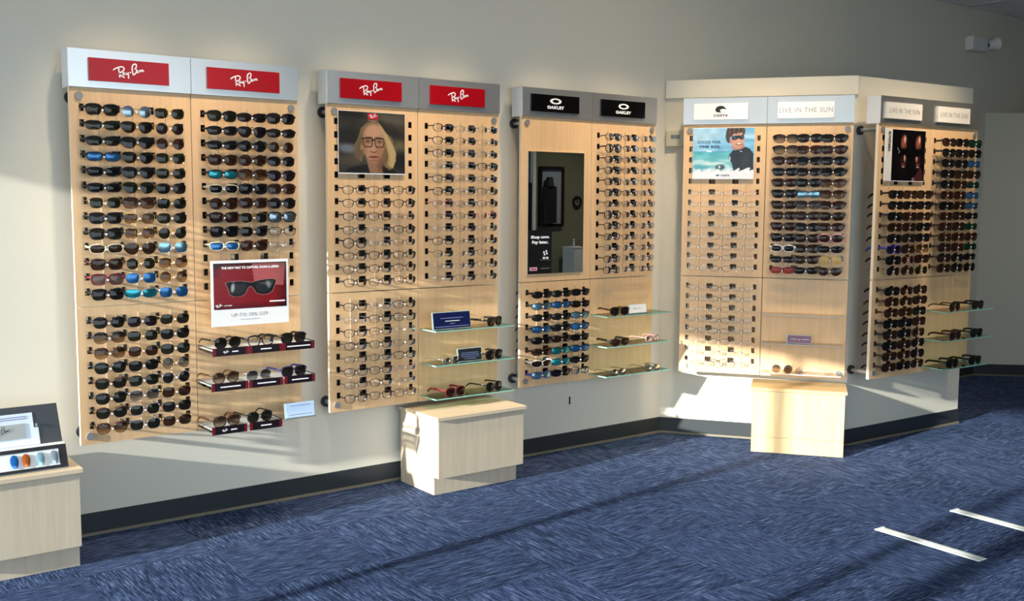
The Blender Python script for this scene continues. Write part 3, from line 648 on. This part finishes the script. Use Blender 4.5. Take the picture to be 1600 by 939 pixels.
P.ell(.255, .54, .025, .10, (170, 176, 178), .8, 5, .9); P.ell(.745, .49, .03, .08, (130, 138, 140), .9, -10, .8); P.poly([(.55, .455), (.82, .40), (.80, .52)], (150, 140, 140), .35)
zt, zb = hh-.012, -hh+.073
P.build('print', t, -hw+.010, hw-.010, zb, zt, -.0006, .22)
lettering('THE NEW WAY TO CAPTURE, SHARE & LISTEN', M_ink, t, (0, -.0014, zt-.021), width=.262, height=.0125, bold=.004)
script_logo(t, M_ink, (-hw+.032, -.0014, zb+.016), .032, bold=1.4); lettering('| STORIES', M_ink, t, (-hw+.072, -.0014, zb+.015), width=.036, height=.006, bold=.003)
part('print_line', MB().flat([(hw-.09, zb+.022), (hw-.018, zb+.022), (hw-.018, zb+.028), (hw-.09, zb+.028)], -.0014), M_ink, t)
lettering('UP TO 30% OFF', M_inkg, t, (-.006, -.0014, zb-.026), width=.168, height=.014, spacing=1.1)
part('print_line', MB().flat([(-.05, zb-.047), (.04, zb-.047), (.04, zb-.045), (-.05, zb-.045)], -.001), mat('pale grey ink', (185, 190, 196), .5), t)
# D: sea poster
t, hw, hh = holder('D', .058, .42, 1.548, 1.842, .012, 'poster of a smiling swimmer in sunglasses before a turquoise sea')
P = Paint(150, 124, (150, 200, 226)); P.mix(np.clip((P.X+P.Y*.4-.1), 0, 1)*.7, (96, 170, 214)); P.noise(10, 6, 4, 8); P.ell(.2, .15, .35, .1, (196, 222, 236), .9, -10, .5); P.ell(.9, .15, .25, .05, (190, 220, 238), .9, 8, .7)
P.mix((P.Y > .46)*1.0, (88, 178, 190)); P.mix(np.clip((P.Y-.5)*2.6, 0, .9), (156, 208, 212)); v = P.noise(14, 9, 16, 5); P.mix(((P.Y > .62) & (v > .5))*.55, (214, 230, 232)); P.ell(.12, .76, .14, .05, (70, 160, 178), .7, 0, .8); P.ell(.35, .70, .2, .03, (226, 238, 240), .8, -6, .7); P.line([(0, .465), (.6, .465)], .006, (60, 140, 170))
P.ell(.455, .77, .075, .05, (60, 76, 88), .5); P.ell(.44, .765, .02, .03, (190, 206, 212), .7); 
P.poly([(.60, .52), (.66, .44), (.78, .42), (.86, .37), (.93, .41), (.99, .5), (1.0, .86), (.86, .86), (.68, .86), (.64, .68), (.59, .6)], (28, 33, 40)); P.ell(.86, .62, .07, .16, (44, 52, 62), .9, 10, .7); P.ell(.61, .60, .012, .05, (200, 206, 206), .6)
P.poly([(.63, .36), (.84, .30), (.84, .38), (.76, .43), (.66, .42)], (178, 126, 108)); P.ell(.735, .235, .105, .165, (206, 152, 128), .14, 6); P.ell(.62, .26, .02, .05, (190, 136, 116), .5)
P.poly([(.54, .08), (.56, 0), (.84, 0), (.85, .1), (.82, .16), (.80, .09), (.72, .10), (.66, .12), (.60, .2), (.60, .30), (.56, .28), (.53, .18)], (72, 52, 44)); 
for q in range(8): P.line([(.57+q*.035, 0), (.56+q*.036, .09+.03*(q % 3))], .008, (112, 88, 74) if q % 2 else (52, 38, 34), .8)
P.poly([(.63, .165), (.70, .15), (.76, .155), (.82, .135), (.835, .20), (.80, .235), (.765, .215), (.74, .20), (.72, .225), (.66, .24), (.635, .22)], (22, 30, 44)); P.ell(.68, .19, .02, .014, (84, 106, 132), .8); P.ell(.8, .18, .015, .012, (84, 106, 132), .8)
P.ell(.755, .315, .05, .026, (130, 52, 50), .4, -6); P.ell(.755, .308, .04, .013, (244, 240, 236), .4, -6); P.ell(.75, .26, .016, .03, (220, 168, 142), .7, 0, .7); P.ell(.79, .46, .02, .01, (220, 220, 220), .6)
wave = [(0, 1), (0, .88), (.03, .85), (.10, .80), (.14, .83), (.12, .86), (.20, .84), (.27, .80), (.31, .82), (.29, .86), (.36, .84), (.42, .80), (.46, .83), (.44, .86), (.52, .84), (.60, .80), (.63, .82), (.61, .86), (.68, .84), (.76, .78), (.78, .80), (.76, .85), (.83, .82), (.92, .77), (.95, .79), (.93, .84), (1, .81), (1, 1)]
P.poly(wave, (238, 238, 242))
P.build('print', t, -hw+.002, hw-.002, -hh+.002, hh-.002, -.0006, .3)
lettering('GOOD FOR', M_inkn, t, (-.082, -.0014, hh-.082), width=.132, height=.017, bold=.002, spacing=1.15)
lettering('THE SOL', M_inkn, t, (-.078, -.0014, hh-.108), width=.122, height=.015, bold=.006, spacing=1.15)
part('print_line', MB().flat([(-.095, hh-.138), (-.065, hh-.138), (-.065, hh-.131), (-.095, hh-.131)], -.0014), M_ink, t)
lettering('COSTA', M_inkn, t, (.014, -.0014, -hh+.022), width=.05, height=.010, bold=.004); part('logo', MB().flat([(-.040, -hh+.02), (-.032, -hh+.027), (-.022, -hh+.027), (-.016, -hh+.021), (-.026, -hh+.022), (-.030, -hh+.018), (-.036, -hh+.017)], -.0014), M_inkn, t)
# E: two faces on black
t, hw, hh = holder('E', .048, .428, 1.541, 1.833, .012, 'black poster of two shadowed faces in dark sunglasses with white side band')
P = Paint(140, 120, (9, 7, 10))
for cx, w_, e in ((.36, .105, 0), (.80, .10, .02)):
    P.ell(cx, .25, w_, .15, (128, 70, 54), .5, 0, .95); P.ell(cx+.01, .19, w_*.3, .07, (224, 178, 160), .9, 4); P.ell(cx-.03, .3, w_*.5, .1, (150, 86, 66), .9, 0, .6); P.ell(cx-.01, .55, w_*1.0, .2, (46, 24, 24), .7, 0, .9); P.ell(cx+.09, .35, .03, .3, (10, 8, 10), .9, 0, .9)
    P.ell(cx+.03 if cx < .5 else cx-.05, .53, .03, .09, (206, 150, 132), .8, 0, .95); P.ell(cx-.01, .68, .055, .025, (120, 48, 50), .7); P.ell(cx-.01, .725, .045, .014, (170, 150, 150), .8)
    P.ell(cx-.05, .45, .075, .075, (6, 5, 8), .2); P.ell(cx+.075, .45, .06, .075, (6, 5, 8), .2); P.line([(cx-.12, .38), (cx+.13, .37)], .012, (8, 6, 9))
P.line([(.16, .36), (.23, .43), (.2, .46)], .008, (190, 190, 200), .8); P.poly([(.62, 1), (.72, .9), (.86, .72), (.92, .78), (.98, 1)], (66, 30, 34)); P.ell(.66, .97, .04, .04, (180, 130, 130), .8, 0, .7)
P.build('print', t, -hw+.062, hw-.002, -hh+.004, hh-.002, -.0006, .2)
part('side_band', MB().box(-hw+.004, -hw+.062, -.0008, 0, -hh+.004, hh-.002), mat('off white card', (226, 220, 208), .5), t)
lettering('VERSACE', M_inkk, t, (-hw+.036, -.0018, .075), width=.115, height=.021, bold=.004, roty=R(-90))
# C: mirror and the sticker on it
x, y, a, s = BD['C']
t = thing('mirror', 'tall frameless mirror on the display beneath the left black sign', 'mirror', bl('C', .237, 0, 1.354), 0)
part('glass', MB().box(-.194, .194, -.006, 0, -.326, .326), M_mirror, t)
for q0, q1 in ((-.1952, -.194), (.194, .1952)): part('polished_edge', MB().box(q0, q1, -.006, 0, -.326, .326), mat('mirror edge', (200, 205, 205), .2), t)
t = thing('sticker', 'black sticker with white lettering on the lower left of mirror', 'sticker', bl('C', .1265, .0062, 1.146), 0)
part('sheet', MB().box(-.0795, .0795, -.0008, 0, -.117, .117), mat('black sticker', (12, 11, 14), .4), t)
lettering('Shop now.', M_ink, t, (0, -.0014, .078), width=.128, height=.021, bold=.006); lettering('Pay later.', M_ink, t, (.0, -.0014, .050), width=.112, height=.022, bold=.006)
mb = MB(); mb.flat([(-.062, -.036), (-.010, -.036), (-.010, .006), (-.062, .006)], 0)
hx = MB(); cx, cz = .038, -.006
for dx, dz in ((-.012, .004), (.004, .010), (-.008, -.008), (.008, -.003)): hx.flat([(cx+dx-.006, cz+dz-.004), (cx+dx+.004, cz+dz-.007), (cx+dx+.007, cz+dz+.002), (cx+dx-.003, cz+dz+.006)], -.001)
hx.flat([(cx-.019, cz-.032), (cx-.003, cz-.032), (cx-.003, cz-.022), (cx-.019, cz-.022)], -.001).flat([(cx+.003, cz-.032), (cx+.019, cz-.032), (cx+.019, cz-.022), (cx+.003, cz-.022)], -.001)
part('icon', hx, M_ink, t, (0, -.0004, 0))
part('print_line', MB().flat([(.005, -.091), (.068, -.091), (.068, -.088), (.005, -.088)], -.001).flat([(.0, -.044), (.065, -.044), (.065, -.042), (.0, -.042)], -.001), mat('faint grey ink', (140, 140, 145), .5), t)
part('badge', MB().flat([(-.070, -.100), (-.020, -.100), (-.020, -.082), (-.070, -.082)], -.001), mat('pale pink ink', (240, 200, 208), .5), t)
part('badge_bar', MB().flat([(-.064, -.095), (-.026, -.095), (-.026, -.087), (-.064, -.087)], -.0016), mat('pink ink', (205, 60, 90), .5), t)

# ------------------------------------------------------------------ shelves and what stands on them
PEG = M_silver
def glass_shelf(b, u0, u1, z, d, lab, t=.006):
    x, y, a, s = BD[b]; r = thing('glass_shelf', lab, 'shelf', bl(b, u0, 0, z), R(a), 'glass shelves on the displays'); w = (u1-u0)*s
    part('glass', MB().box(0.0015, w-.0015, -d+.0015, -.001, -t, 0), M_shelfglass if b != 'D' else M_acrylic, r)
    part('edge', MB().box(0, w, -d, -d+.0015, -t, 0).box(0, .0015, -d+.0015, -.001, -t, 0).box(w-.0015, w, -d+.0015, -.001, -t, 0), M_glassedge if b != 'D' else mat('clear acrylic edge', (222, 214, 206), .3, alpha=.6), r)
    for q in (.1, .5, .9): part('bracket', MB().cyl((w*q, -.022, -t-.004), (w*q, 0, -t-.004), .004, 10), PEG, r)
    return r
SZ = [.785, .615, .449]; NN = ['top', 'middle', 'bottom']
for b, u0, u1, d, dz in (('B', .497, .978, .150, 0), ('C', .490, .985, .150, 0), ('D', .498, .955, .115, .004), ('E', .50, .99, .150, .003)):
    for i in range(3):
        z = SZ[i]+dz
        if b == 'D': z = (.787, .622, .452)[i]
        glass_shelf(b, u0, u1, z, d, '%s glass shelf, lower-right of %s' % (NN[i], DISP[b]))
# A: acrylic trays with red and black label strips
M_strip = mat('dark label', (24, 8, 12), .25, coat=.3); M_stripred = mat('dark red label', (112, 14, 30), .25, coat=.3); M_tray = mat('frosted tray', (222, 226, 226), .3, alpha=.55)
for i, (z, us) in enumerate(((.797, [(.491, .652), (.652, .806), (.806, .958)]), (.648, [(.483, .646), (.650, .806), (.812, .959)]), (.462, [(.481, .638), (.648, .799)]))):
    u0, u1 = us[0][0]-.0, us[-1][1]; r = thing('display_tray', '%s clear tray with dark red label strips, lower-right of nearest display' % NN[i], 'shelf', bl('A', u0, 0, z-.034), 0, 'acrylic trays of the nearest display'); w = u1-u0
    part('tray_floor', MB().box(0, w, -.178, -.002, .022, .027), M_tray, r); part('tray_end', MB().box(-.002, 0, -.178, -.002, .012, .034), M_acrylic, r); part('tray_end', MB().box(w, w+.002, -.178, -.002, .012, .034), M_acrylic, r)
    for k, (a0, a1) in enumerate(us):
        l = part('label_strip', MB().box(a0-u0+.001, a1-u0-.001, -.182, -.178, 0, .034), M_strip, r)
        wd = a1-a0
        part('red_end', MB().box(a0-u0+.0015, a0-u0+.014, -.1826, -.182, .001, .033).box(a1-u0-.014, a1-u0-.0015, -.1826, -.182, .001, .033), M_stripred, l)
        if k == 0 and i != 1:
            lg = script_logo(l, M_ink, (a0-u0+wd*.36, -.1822, .016), .026, bold=1.4); part('print_line', MB().flat([(a0-u0+wd*.53, .014), (a0-u0+wd*.70, .014), (a0-u0+wd*.70, .019), (a0-u0+wd*.53, .019)], -.1828), M_ink, l)
        else:
            q = (.14, .86) if (i, k) == (0, 2) else ((.34, .66) if (i, k) in ((0, 1), (2, 1)) else (.24, .78))
            part('print_line', MB().flat([(a0-u0+wd*q[0], .014), (a0-u0+wd*q[1], .014), (a0-u0+wd*q[1], .019), (a0-u0+wd*q[0], .019)], -.1828), M_ink, l)
def on_shelf(b, code, u, off, z, yaw, tail, sc=1.0):
    x, y, a, s = BD[b]; p = STY[code[0]]; bot = p['b']+p['t']
    return glasses(code, bl(b, u, off, z+bot*sc+.0008), R(a+yaw), glabel(code, tail), 'glasses standing on the shelves of the %s' % DISP[b], False, 0, sc)
sA = [.790, .641, .455]
for (i, code, u) in ((0, 'Okg', .567), (0, 'Wkc', .716), (0, 'Wkg', .868), (1, 'OtN', .556), (1, 'NsG', .704), (1, 'Wbd', .868), (2, 'WtN', .556), (2, 'Okg', .705)):
    on_shelf('A', code, u, .160, sA[i], 8, 'on the %s tray of nearest display' % NN[i])
for b, i, code, u, yaw, w in (('B', 0, 'Wkn', .865, 20, 'right end of '), ('B', 1, 'Hsc', .60, 12, 'left end of '), ('B', 1, 'Wkd', .862, 14, 'right end of '), ('B', 2, 'Wrr', .625, 8, 'left end of '), ('B', 2, 'Okg', .862, 14, 'right end of '),
    ('C', 0, 'Wtd', .60, -8, ''), ('C', 1, 'Skr', .61, -2, 'left end of '), ('C', 1, 'Ppc', .86, 8, 'right end of '), ('C', 2, 'Hkc', .60, 4, 'left end of '), ('C', 2, 'Hkc', .865, 0, 'right end of '),
    ('E', 0, 'Okn', .62, 6, 'left end of '), ('E', 0, 'Bkn', .86, 4, 'right end of '), ('E', 1, 'Btv', .64, 6, 'left end of '), ('E', 1, 'Bkg', .86, 2, 'right end of '), ('E', 2, 'Bkd', .62, 4, 'left end of '), ('E', 2, 'Bkd', .86, 2, 'right end of ')):
    on_shelf(b, code, u, .130, SZ[i]+(.003 if b == 'E' else 0), yaw, '%s%s shelf of %s' % (w, NN[i], DISP[b]))
on_shelf('D', 'RoN', .625, .100, .452, 4, 'left end of bottom shelf of angled display')
# clear faint eyeglasses also lie at the right of that bottom shelf
on_shelf('D', 'Tpc', .78, .100, .452, -4, 'middle of bottom shelf of angled display'); on_shelf('D', 'Tsc', .925, .100, .452, 6, 'right end of bottom shelf of angled display')
# cards and plates on the shelves
def card(b, u0, u1, z0, z1, off, lab, face, name='card', yaw=0, lines=(), tilt=-8, foot=True):
    x, y, a, s = BD[b]; t = thing(name, lab, 'card', bl(b, (u0+u1)/2, off, z0), R(a+yaw)); hw = (u1-u0)/2*s; h = z1-z0
    q = part('face', MB().box(-hw+.003, hw-.003, -.0016, 0, .004, h-.003), face, t, (0, 0, 0), (R(tilt), 0, 0)); part('holder', MB().box(-hw-.003, hw, 0.0002, .003, 0, h), mat('pale acrylic holder', (196, 226, 226), .2, alpha=.55), t, (0, 0, 0), (R(tilt), 0, 0))
    if foot: part('foot', MB().box(-hw, hw, -.012, .03, 0, .0022), M_acrylic, t)
    for (a0, a1, zz, m) in lines: part('print_line', MB().flat([(a0*hw, zz*h), (a1*hw, zz*h), (a1*hw, zz*h+.0025), (a0*hw, zz*h+.0025)], -.0022, .0005), m, q)
    return t
M_navy = mat('navy card', (14, 22, 66), .3); M_pblue = mat('pale blue card', (188, 210, 238), .4); M_dk = mat('charcoal card', (34, 36, 42), .35); M_purple = mat('mauve card', (134, 92, 112), .4); M_ltink = mat('pale blue ink', (120, 132, 178), .5)
card('B', .508, .731, .7855, .872, .110, 'navy card with pale small print on the portrait-poster display top shelf', M_navy, lines=((-.6, .6, .62, M_ltink), (-.35, .4, .45, M_ink), (-.12, .15, .30, M_ltink), (-.9, .9, .14, M_ltink)))
card('B', .650, .795, .6155, .683, .118, 'charcoal card in white holder, middle shelf of portrait-poster display', M_dk, lines=((-.7, .7, .62, M_ltink), (-.75, .75, .48, M_ltink), (-.75, .75, .34, M_ltink), (-.5, .5, .2, M_ltink)))
card('A', .826, .968, .452, .521, .158, 'pale blue notice in clear holder beside the bottom tray', M_pblue, lines=((-.7, .7, .78, M_ltink), (-.8, .8, .2, M_ltink)))
card('C', .690, .828, .7855, .838, .110, 'small white card on the mirror display top shelf', M_whitesign, lines=((-.5, -.1, .5, M_inkg), (.1, .3, .5, M_inkk)))
card('D', .645, .785, .6225, .672, .085, 'mauve plate with white lettering on the angled display', M_purple, lines=((-.7, -.2, .5, M_ink), (-.1, .1, .45, M_ink), (.2, .8, .5, M_ink)))

# ------------------------------------------------------------------ benches
def bench(lab, ox, oy, rz, w, d, h, recess, side_recess=.0, M_bench=M_bench, M_bench_top=M_bench_top):
    t = thing('bench', lab, 'bench', (ox, oy, 0), R(rz), 'maple storage benches'); kh = .088
    part('plinth', MB().box(.0, w-side_recess, recess, d, 0, kh), M_bench, t)
    part('cabinet_body', MB().box(0, w, .0 if recess > .001 else .0012, d, kh+(.0 if recess > .001 else .0016), h-.019), M_bench, t)
    o = part('top', MB().box(-.012, w+.012, -.012, d, h-.018, h), M_bench_top, t); bevel(o, .0015)
    return t
bench('pale maple bench below the portrait-poster display shelves', 1.556, -.392, 0, .510, .352, .389, .040, .014)
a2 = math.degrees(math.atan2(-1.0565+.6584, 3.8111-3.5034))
bench('maple bench coloured golden by warm light in front of the angled wall', 3.5034, -.6584, a2, .503, .300, .372, 0.0, 0.0, M_warmlit, M_warmlit_top)
bench('pale maple bench at the left edge, carrying a small display case', -.60, -.392, 0, .522, .375, .395, .036, 0)

# small display case standing on the near bench
t = thing('display_case', 'black display case with coloured lenses and white card on the left bench', 'display case', (-.108, -.30, .3955), 0)
M_cfr = mat('black case frame', (32, 33, 36), .35); M_inner = mat('white case lining', (214, 218, 220), .4)
L_ = -.47
# sloping tray
def quadbox(mb, pts, th, mi=0):   # pts four corners (world-local), extruded along the normal
    p = [Vector(q) for q in pts]; n = (p[1]-p[0]).cross(p[3]-p[0]).normalized()*th
    mb.add([*p, *[q-n for q in p]], [(0, 1, 2, 3), (7, 6, 5, 4), (0, 4, 5, 1), (1, 5, 6, 2), (2, 6, 7, 3), (3, 7, 4, 0)], mi)
y0, z0, y1, z1 = -.06, .004, -.022, .086       # front face bottom / top
def fp(x, k, o=0): return (x, y0+(y1-y0)*k-o*.9, z0+(z1-z0)*k+o*.4)
mb = MB(); mb.add([(L_, y0+.004, 0), (0, y0+.004, 0), (0, .10, 0), (L_, .10, 0), (L_, y1, z1), (0, y1, z1), (0, .10, z1), (L_, .10, z1)], [(0, 3, 2, 1), (4, 5, 6, 7), (0, 1, 5, 4), (1, 2, 6, 5), (2, 3, 7, 6), (3, 0, 4, 7)])
part('case_body', mb, mat('white case edge', (228, 228, 228), .4), t)
mb = MB()
for (xa, xb, ka, kb) in ((L_, 0, 0, .13), (L_, 0, .84, 1), (-.028, 0, .13, .84), (L_, L_+.03, .13, .84)): quadbox(mb, [fp(xa, ka, .002), fp(xb, ka, .002), fp(xb, kb, .002), fp(xa, kb, .002)], .005)
part('front_frame', mb, M_cfr, t)
mb = MB(); quadbox(mb, [fp(L_+.03, .13, -.001), fp(-.028, .13, -.001), fp(-.028, .84, -.001), fp(L_+.03, .84, -.001)], .002); part('lining', mb, M_inner, t)
for k, (x, c) in enumerate(((-.187, (40, 110, 190)), (-.146, (190, 100, 44)), (-.096, (150, 190, 206)), (-.047, (150, 164, 180)))):
    mb = MB(); cx_, cy_, cz_ = fp(x, .47, .004); n = 18
    vs = [(cx_-.002, cy_-.006, cz_)]+[(cx_+.0145*math.cos(2*math.pi*i/n)*(1+.1*math.sin(2*math.pi*i/n)), cy_+.026*math.sin(2*math.pi*i/n)*.42, cz_+.026*math.sin(2*math.pi*i/n)*.91) for i in range(n)]
    mb.add(vs, [(0, 1+i, 1+(i+1) % n) for i in range(n)]); mb.add([vs[0]]+[(p[0], p[1]+.003, p[2]) for p in vs[1:]], [(0, 1+(i+1) % n, 1+i) for i in range(n)])
    part('sample_lens', mb, mat('sample lens %d' % k, c, .12, metal=.5), t, label=('blue sample lens', 'orange sample lens', 'ice-blue sample lens', 'grey-blue sample lens')[k], smooth=True)
# back board
bk = thing('backboard', 'black backboard with white card and silver name plate behind the display case', 'board', (-.108, -.265, .4815), 0)
def bp(x, z, o=0): return (x, -.012+z*.10-o, z+.0005)
mb = MB(); quadbox(mb, [bp(L_, 0), bp(0, 0), bp(-.014, .150), bp(L_, .150)], .008); part('panel', mb, mat('charcoal panel', (52, 54, 57), .45), bk)
mb = MB(); quadbox(mb, [bp(L_, .001, .002), bp(-.088, .001, .002), bp(-.090, .075, .002), bp(-.104, .075, .002), ], .0015)
mb = MB(); quadbox(mb, [bp(L_, .001, .002), bp(-.080, .001, .002), bp(-.084, .066, .002), bp(L_, .066, .002)], .0015); quadbox(mb, [bp(L_, .066, .002), bp(-.100, .066, .002), bp(-.104, .124, .002), bp(L_, .124, .002)], .0015)
cd = part('white_card', mb, mat('bluish white card', (214, 224, 236), .4), bk)
mb = MB(); quadbox(mb, [bp(-.42, .030, .0045), bp(-.130, .030, .0045), bp(-.134, .086, .0045), bp(-.42, .086, .0045)], .002); pl = part('name_plate', mb, mat('silver grey plate', (158, 156, 150), .3, metal=.3), bk)
script_logo(cd, M_inkk, (-.222, bp(0, .060, .006)[1], .062), .075, bold=.6)
mb = MB(); 
for zz in (.104, .112): mb.flat([(-.40, zz), (-.125, zz), (-.125, zz+.002), (-.40, zz+.002)], bp(0, zz, .0035)[1])
part('print_line', mb, M_ltink, cd)
part('clip', MB().box(-.094, -.088, -.012, -.006, .070, .082), M_silver, bk)

# ------------------------------------------------------------------ small things on wall, floor, ceiling
t = thing('thermostat', 'square cream thermostat on the wall beside the angled display', 'thermostat', (3.345, 0, 1.792), 0)
TP = Vector((*IC, 0))+dirD*.076; t.location = (TP.x, TP.y, 1.792); t.rotation_euler = (0, 0, math.atan2(dirD.y, dirD.x))
o = part('housing', MB().box(-.068, .068, -.028, -.001, -.049, .049), mat('cream plastic', (196, 192, 164), .4), t); bevel(o, .006, 3)
part('display', MB().box(-.038, .016, -.0292, -.028, -.002, .022), mat('grey lcd', (118, 124, 120), .3), t)
t = thing('emergency_light', 'white emergency light unit with angled lamp head high on wall', 'emergency light', (6.80, 0, 2.655), 0)
o = part('housing', MB().box(-.125, .100, -.07, -.001, -.055, .05), M_white, t); bevel(o, .008)
mb = MB(); mb.cyl((.115, -.06, 0), (.185, -.10, .012), .032, 20, r1=.052); part('lamp_head', mb, M_white, t); part('lamp_lens', MB().cyl((.186, -.1005, .0123), (.190, -.103, .013), .046, 20), M_silver, t); part('lamp_neck', MB().cyl((.095, -.05, 0), (.118, -.062, 0), .018, 12), M_steel, t)
t = thing('cable', 'thin white cable with black plug hanging below the mirror display', 'cable', (2.62, -.08, .30), 0)
part('cord', MB().tube([(-.02, 0, .155), (0, 0, .12), (.012, 0, .06), (.014, 0, .02)], .0015, n=6), M_white, t); part('plug', MB().box(.0105, .0175, -.003, .003, -.022, .022), M_rubber, t)
M_tape = mat('white floor strip', (236, 240, 234), .3, coat=.3)
for k, (xa, ya, L2, lab) in enumerate(((2.837, -1.917, .484, 'glossy white strip on the blue carpet, nearer the benches'), (3.362, -1.961, .484, 'glossy white strip on the carpet, running out of frame'))):
    t = thing('floor_strip', lab, 'floor strip', (xa, ya, .0), R(-1.6), 'white strips laid on the carpet')
    mb = MB(); W_ = .060; pr = [(0, 0), (.006, .0035), (.026, .004), (.029, .0026), (.032, .004), (W_-.006, .0035), (W_, 0)]; n = len(pr)
    mb.add([(x, 0, z+.0004) for x, z in pr]+[(x, -L2, z+.0004) for x, z in pr], [(i, i+1, n+i+1, n+i) for i in range(n-1)]+[tuple(range(n)), tuple(range(n, 2*n))[::-1], (0, n, 2*n-1, n-1)])
    part('strip', mb, M_tape, t)
    part('end_cap', MB().box(-.001, W_+.001, -.010, .001, .0003, .0046), M_tape, t)

# ------------------------------------------------------------------ the far side of the room, seen in the mirror
M_dkdoor = mat('dark door', (26, 25, 24), .4)
d = link('door_1', None); d['kind'] = 'structure'
part('leaf', MB().box(6.45, 7.25, YF, YF+.04, 0, 1.62), M_dkdoor, d); part('jamb', MB().box(7.25, 7.30, YF, YF+.06, 0, 2.1), M_white, d)
wn = link('window_2', None); wn['kind'] = 'structure'
part('pane', MB().box(7.42, 7.76, YF, YF+.012, 1.09, 1.80), mat('grey blue glass', (150, 162, 172), .3), wn)
part('frame', MB().box(7.385, 7.42, YF, YF+.04, 1.05, 1.84).box(7.76, 7.795, YF, YF+.04, 1.05, 1.84).box(7.42, 7.76, YF, YF+.04, 1.80, 1.84).box(7.42, 7.76, YF, YF+.04, 1.05, 1.09), M_dkdoor, wn)
t = thing('coat', 'black coat hanging before the far window, seen only in the mirror', 'coat', (7.53, YF+.08, 1.1), 0)
part('body', MB().prism([(-.10, -.03), (.10, -.03), (.08, .03), (-.08, .03)], .0, .48), M_rubber, t); part('hood', MB().cyl((-.02, 0, .48), (-.02, 0, .60), .06, 12, r1=.04), M_rubber, t)
t = thing('clock', 'round black wall clock reflected in the mirror', 'clock', (8.04, YF, 1.38), 0)
mb = MB(); n = 24
for i in range(n):
    a0, a1 = 2*math.pi*i/n, 2*math.pi*(i+1)/n
    mb.add([(r*math.cos(q), yy_, r*math.sin(q)) for q, r, yy_ in ((a0, .075, .03), (a1, .075, .03), (a1, .055, .03), (a0, .055, .03), (a0, .075, 0), (a1, .075, 0), (a1, .055, 0), (a0, .055, 0))], [(0, 1, 2, 3), (0, 4, 5, 1), (3, 2, 6, 7)])
part('rim', mb, M_rubber, t); part('dial', MB().cyl((0, .001, 0), (0, .008, 0), .055, 24), M_olive, t); part('hand', MB().box(-.003, .003, .010, .014, -.01, .04), M_rubber, t); part('hand', MB().box(-.01, .03, .010, .014, -.003, .003), M_rubber, t)
t = thing('pedestal', 'white pedestal reflected in the lower right of mirror', 'pedestal', (7.9, -6.3, 0), 0)
part('body', MB().box(-.155, .155, -.12, .12, 0, .77), M_white, t); part('top', MB().box(-.16, .16, -.125, .125, .77, .785), M_white, t)
t = thing('spray_bottle', 'small clear spray bottle on the reflected pedestal', 'bottle', (7.82, -6.28, .785), 0)
part('body', MB().cyl((0, 0, 0), (0, 0, .06), .018, 12, r1=.014), mat('bottle plastic', (170, 190, 196), .2), t); part('sprayer', MB().cyl((0, 0, .06), (0, 0, .10), .007, 10).box(-.02, .008, -.005, .005, .092, .104), M_white, t)
t = thing('box', 'small reddish box on the reflected pedestal', 'box', (7.98, -6.28, .785), 0)
part('carton', MB().box(-.03, .03, -.02, .02, 0, .03), mat('muted red carton', (130, 80, 70), .5), t); part('flap', MB().box(-.03, .03, -.02, .02, .0301, .032), mat('muted red carton', (130, 80, 70), .5), t)

# ------------------------------------------------------------------ recessed ceiling spots (outside the frame)
M_lampface = mat('lamp face', (255, 240, 215), .5)
N, L, bb = nodes(M_lampface); bb.inputs['Emission Color'].default_value = (1, .85, .62, 1); bb.inputs['Emission Strength'].default_value = 12
for b in 'ABCDE':
    for u in (.244, .732):
        px, py, pz = bl(b, u, .62, CZ-.02)
        if b == 'D' and u < .3: px, py, pz = bl(b, u, .62, CZ-.02)
        t = thing('recessed_spotlight', 'recessed ceiling spotlight above the %s half of %s' % ('left' if u < .4 else 'right', DISP[b]), 'spotlight', (px, py, CZ), 0, 'recessed spots over the displays')
        mb = MB(); n = 20
        for i in range(n):
            a0, a1 = 2*math.pi*i/n, 2*math.pi*(i+1)/n; mb.add([(r*math.cos(q), r*math.sin(q), zz) for q, r, zz in ((a0, .07, -.004), (a1, .07, -.004), (a1, .052, -.004), (a0, .052, -.004), (a0, .07, .001), (a1, .07, .001))], [(0, 1, 2, 3), (0, 4, 5, 1)])
        part('rim', mb, M_white, t); part('lamp_face', MB().cyl((0, 0, -.001), (0, 0, .002), .052, 20), M_lampface, t)
        ld = bpy.data.lights.new('spot', 'SPOT'); ld.energy = SPOT_W; ld.color = SPOT_COL; ld.spot_size = R(66 if b in 'DE' else 53); ld.spot_blend = 1; ld.shadow_soft_size = .05
        lo = bpy.data.objects.new('spot', ld); COL.objects.link(lo); lo.location = (px, py, CZ-.03)
        tx, ty, tz = bl(b, u, 0, 1.15); lo.rotation_euler = (Vector((tx, ty, tz))-lo.location).to_track_quat('-Z', 'Y').to_euler()

# fill lights added to brighten the far end and the mirrored wall
for px, py, en, lab in ((6.5, -1.25, 14, 'added fill lamp beyond the farthest display'), (8.2, -1.9, 12, 'added fill lamp in the right rear of the shop'), (7.7, -5.4, 85, 'added fill lamp before the far wall with the clock')):
    t = thing('fill_light', lab, 'fill_light', (px, py, CZ), 0)
    part('rim', MB().cyl((0, 0, -.004), (0, 0, .002), .085, 24), M_white, t); part('lamp_face', MB().cyl((0, 0, -.0055), (0, 0, -.0041), .065, 24), M_lampface, t)
    ld = bpy.data.lights.new('fill_light', 'SPOT'); ld.energy = en; ld.color = (1, .9, .76); ld.spot_size = R(125); ld.spot_blend = 1; ld.shadow_soft_size = .08
    lo = bpy.data.objects.new('fill_light_lamp', ld); COL.objects.link(lo); lo.location = (px, py, CZ-.03)
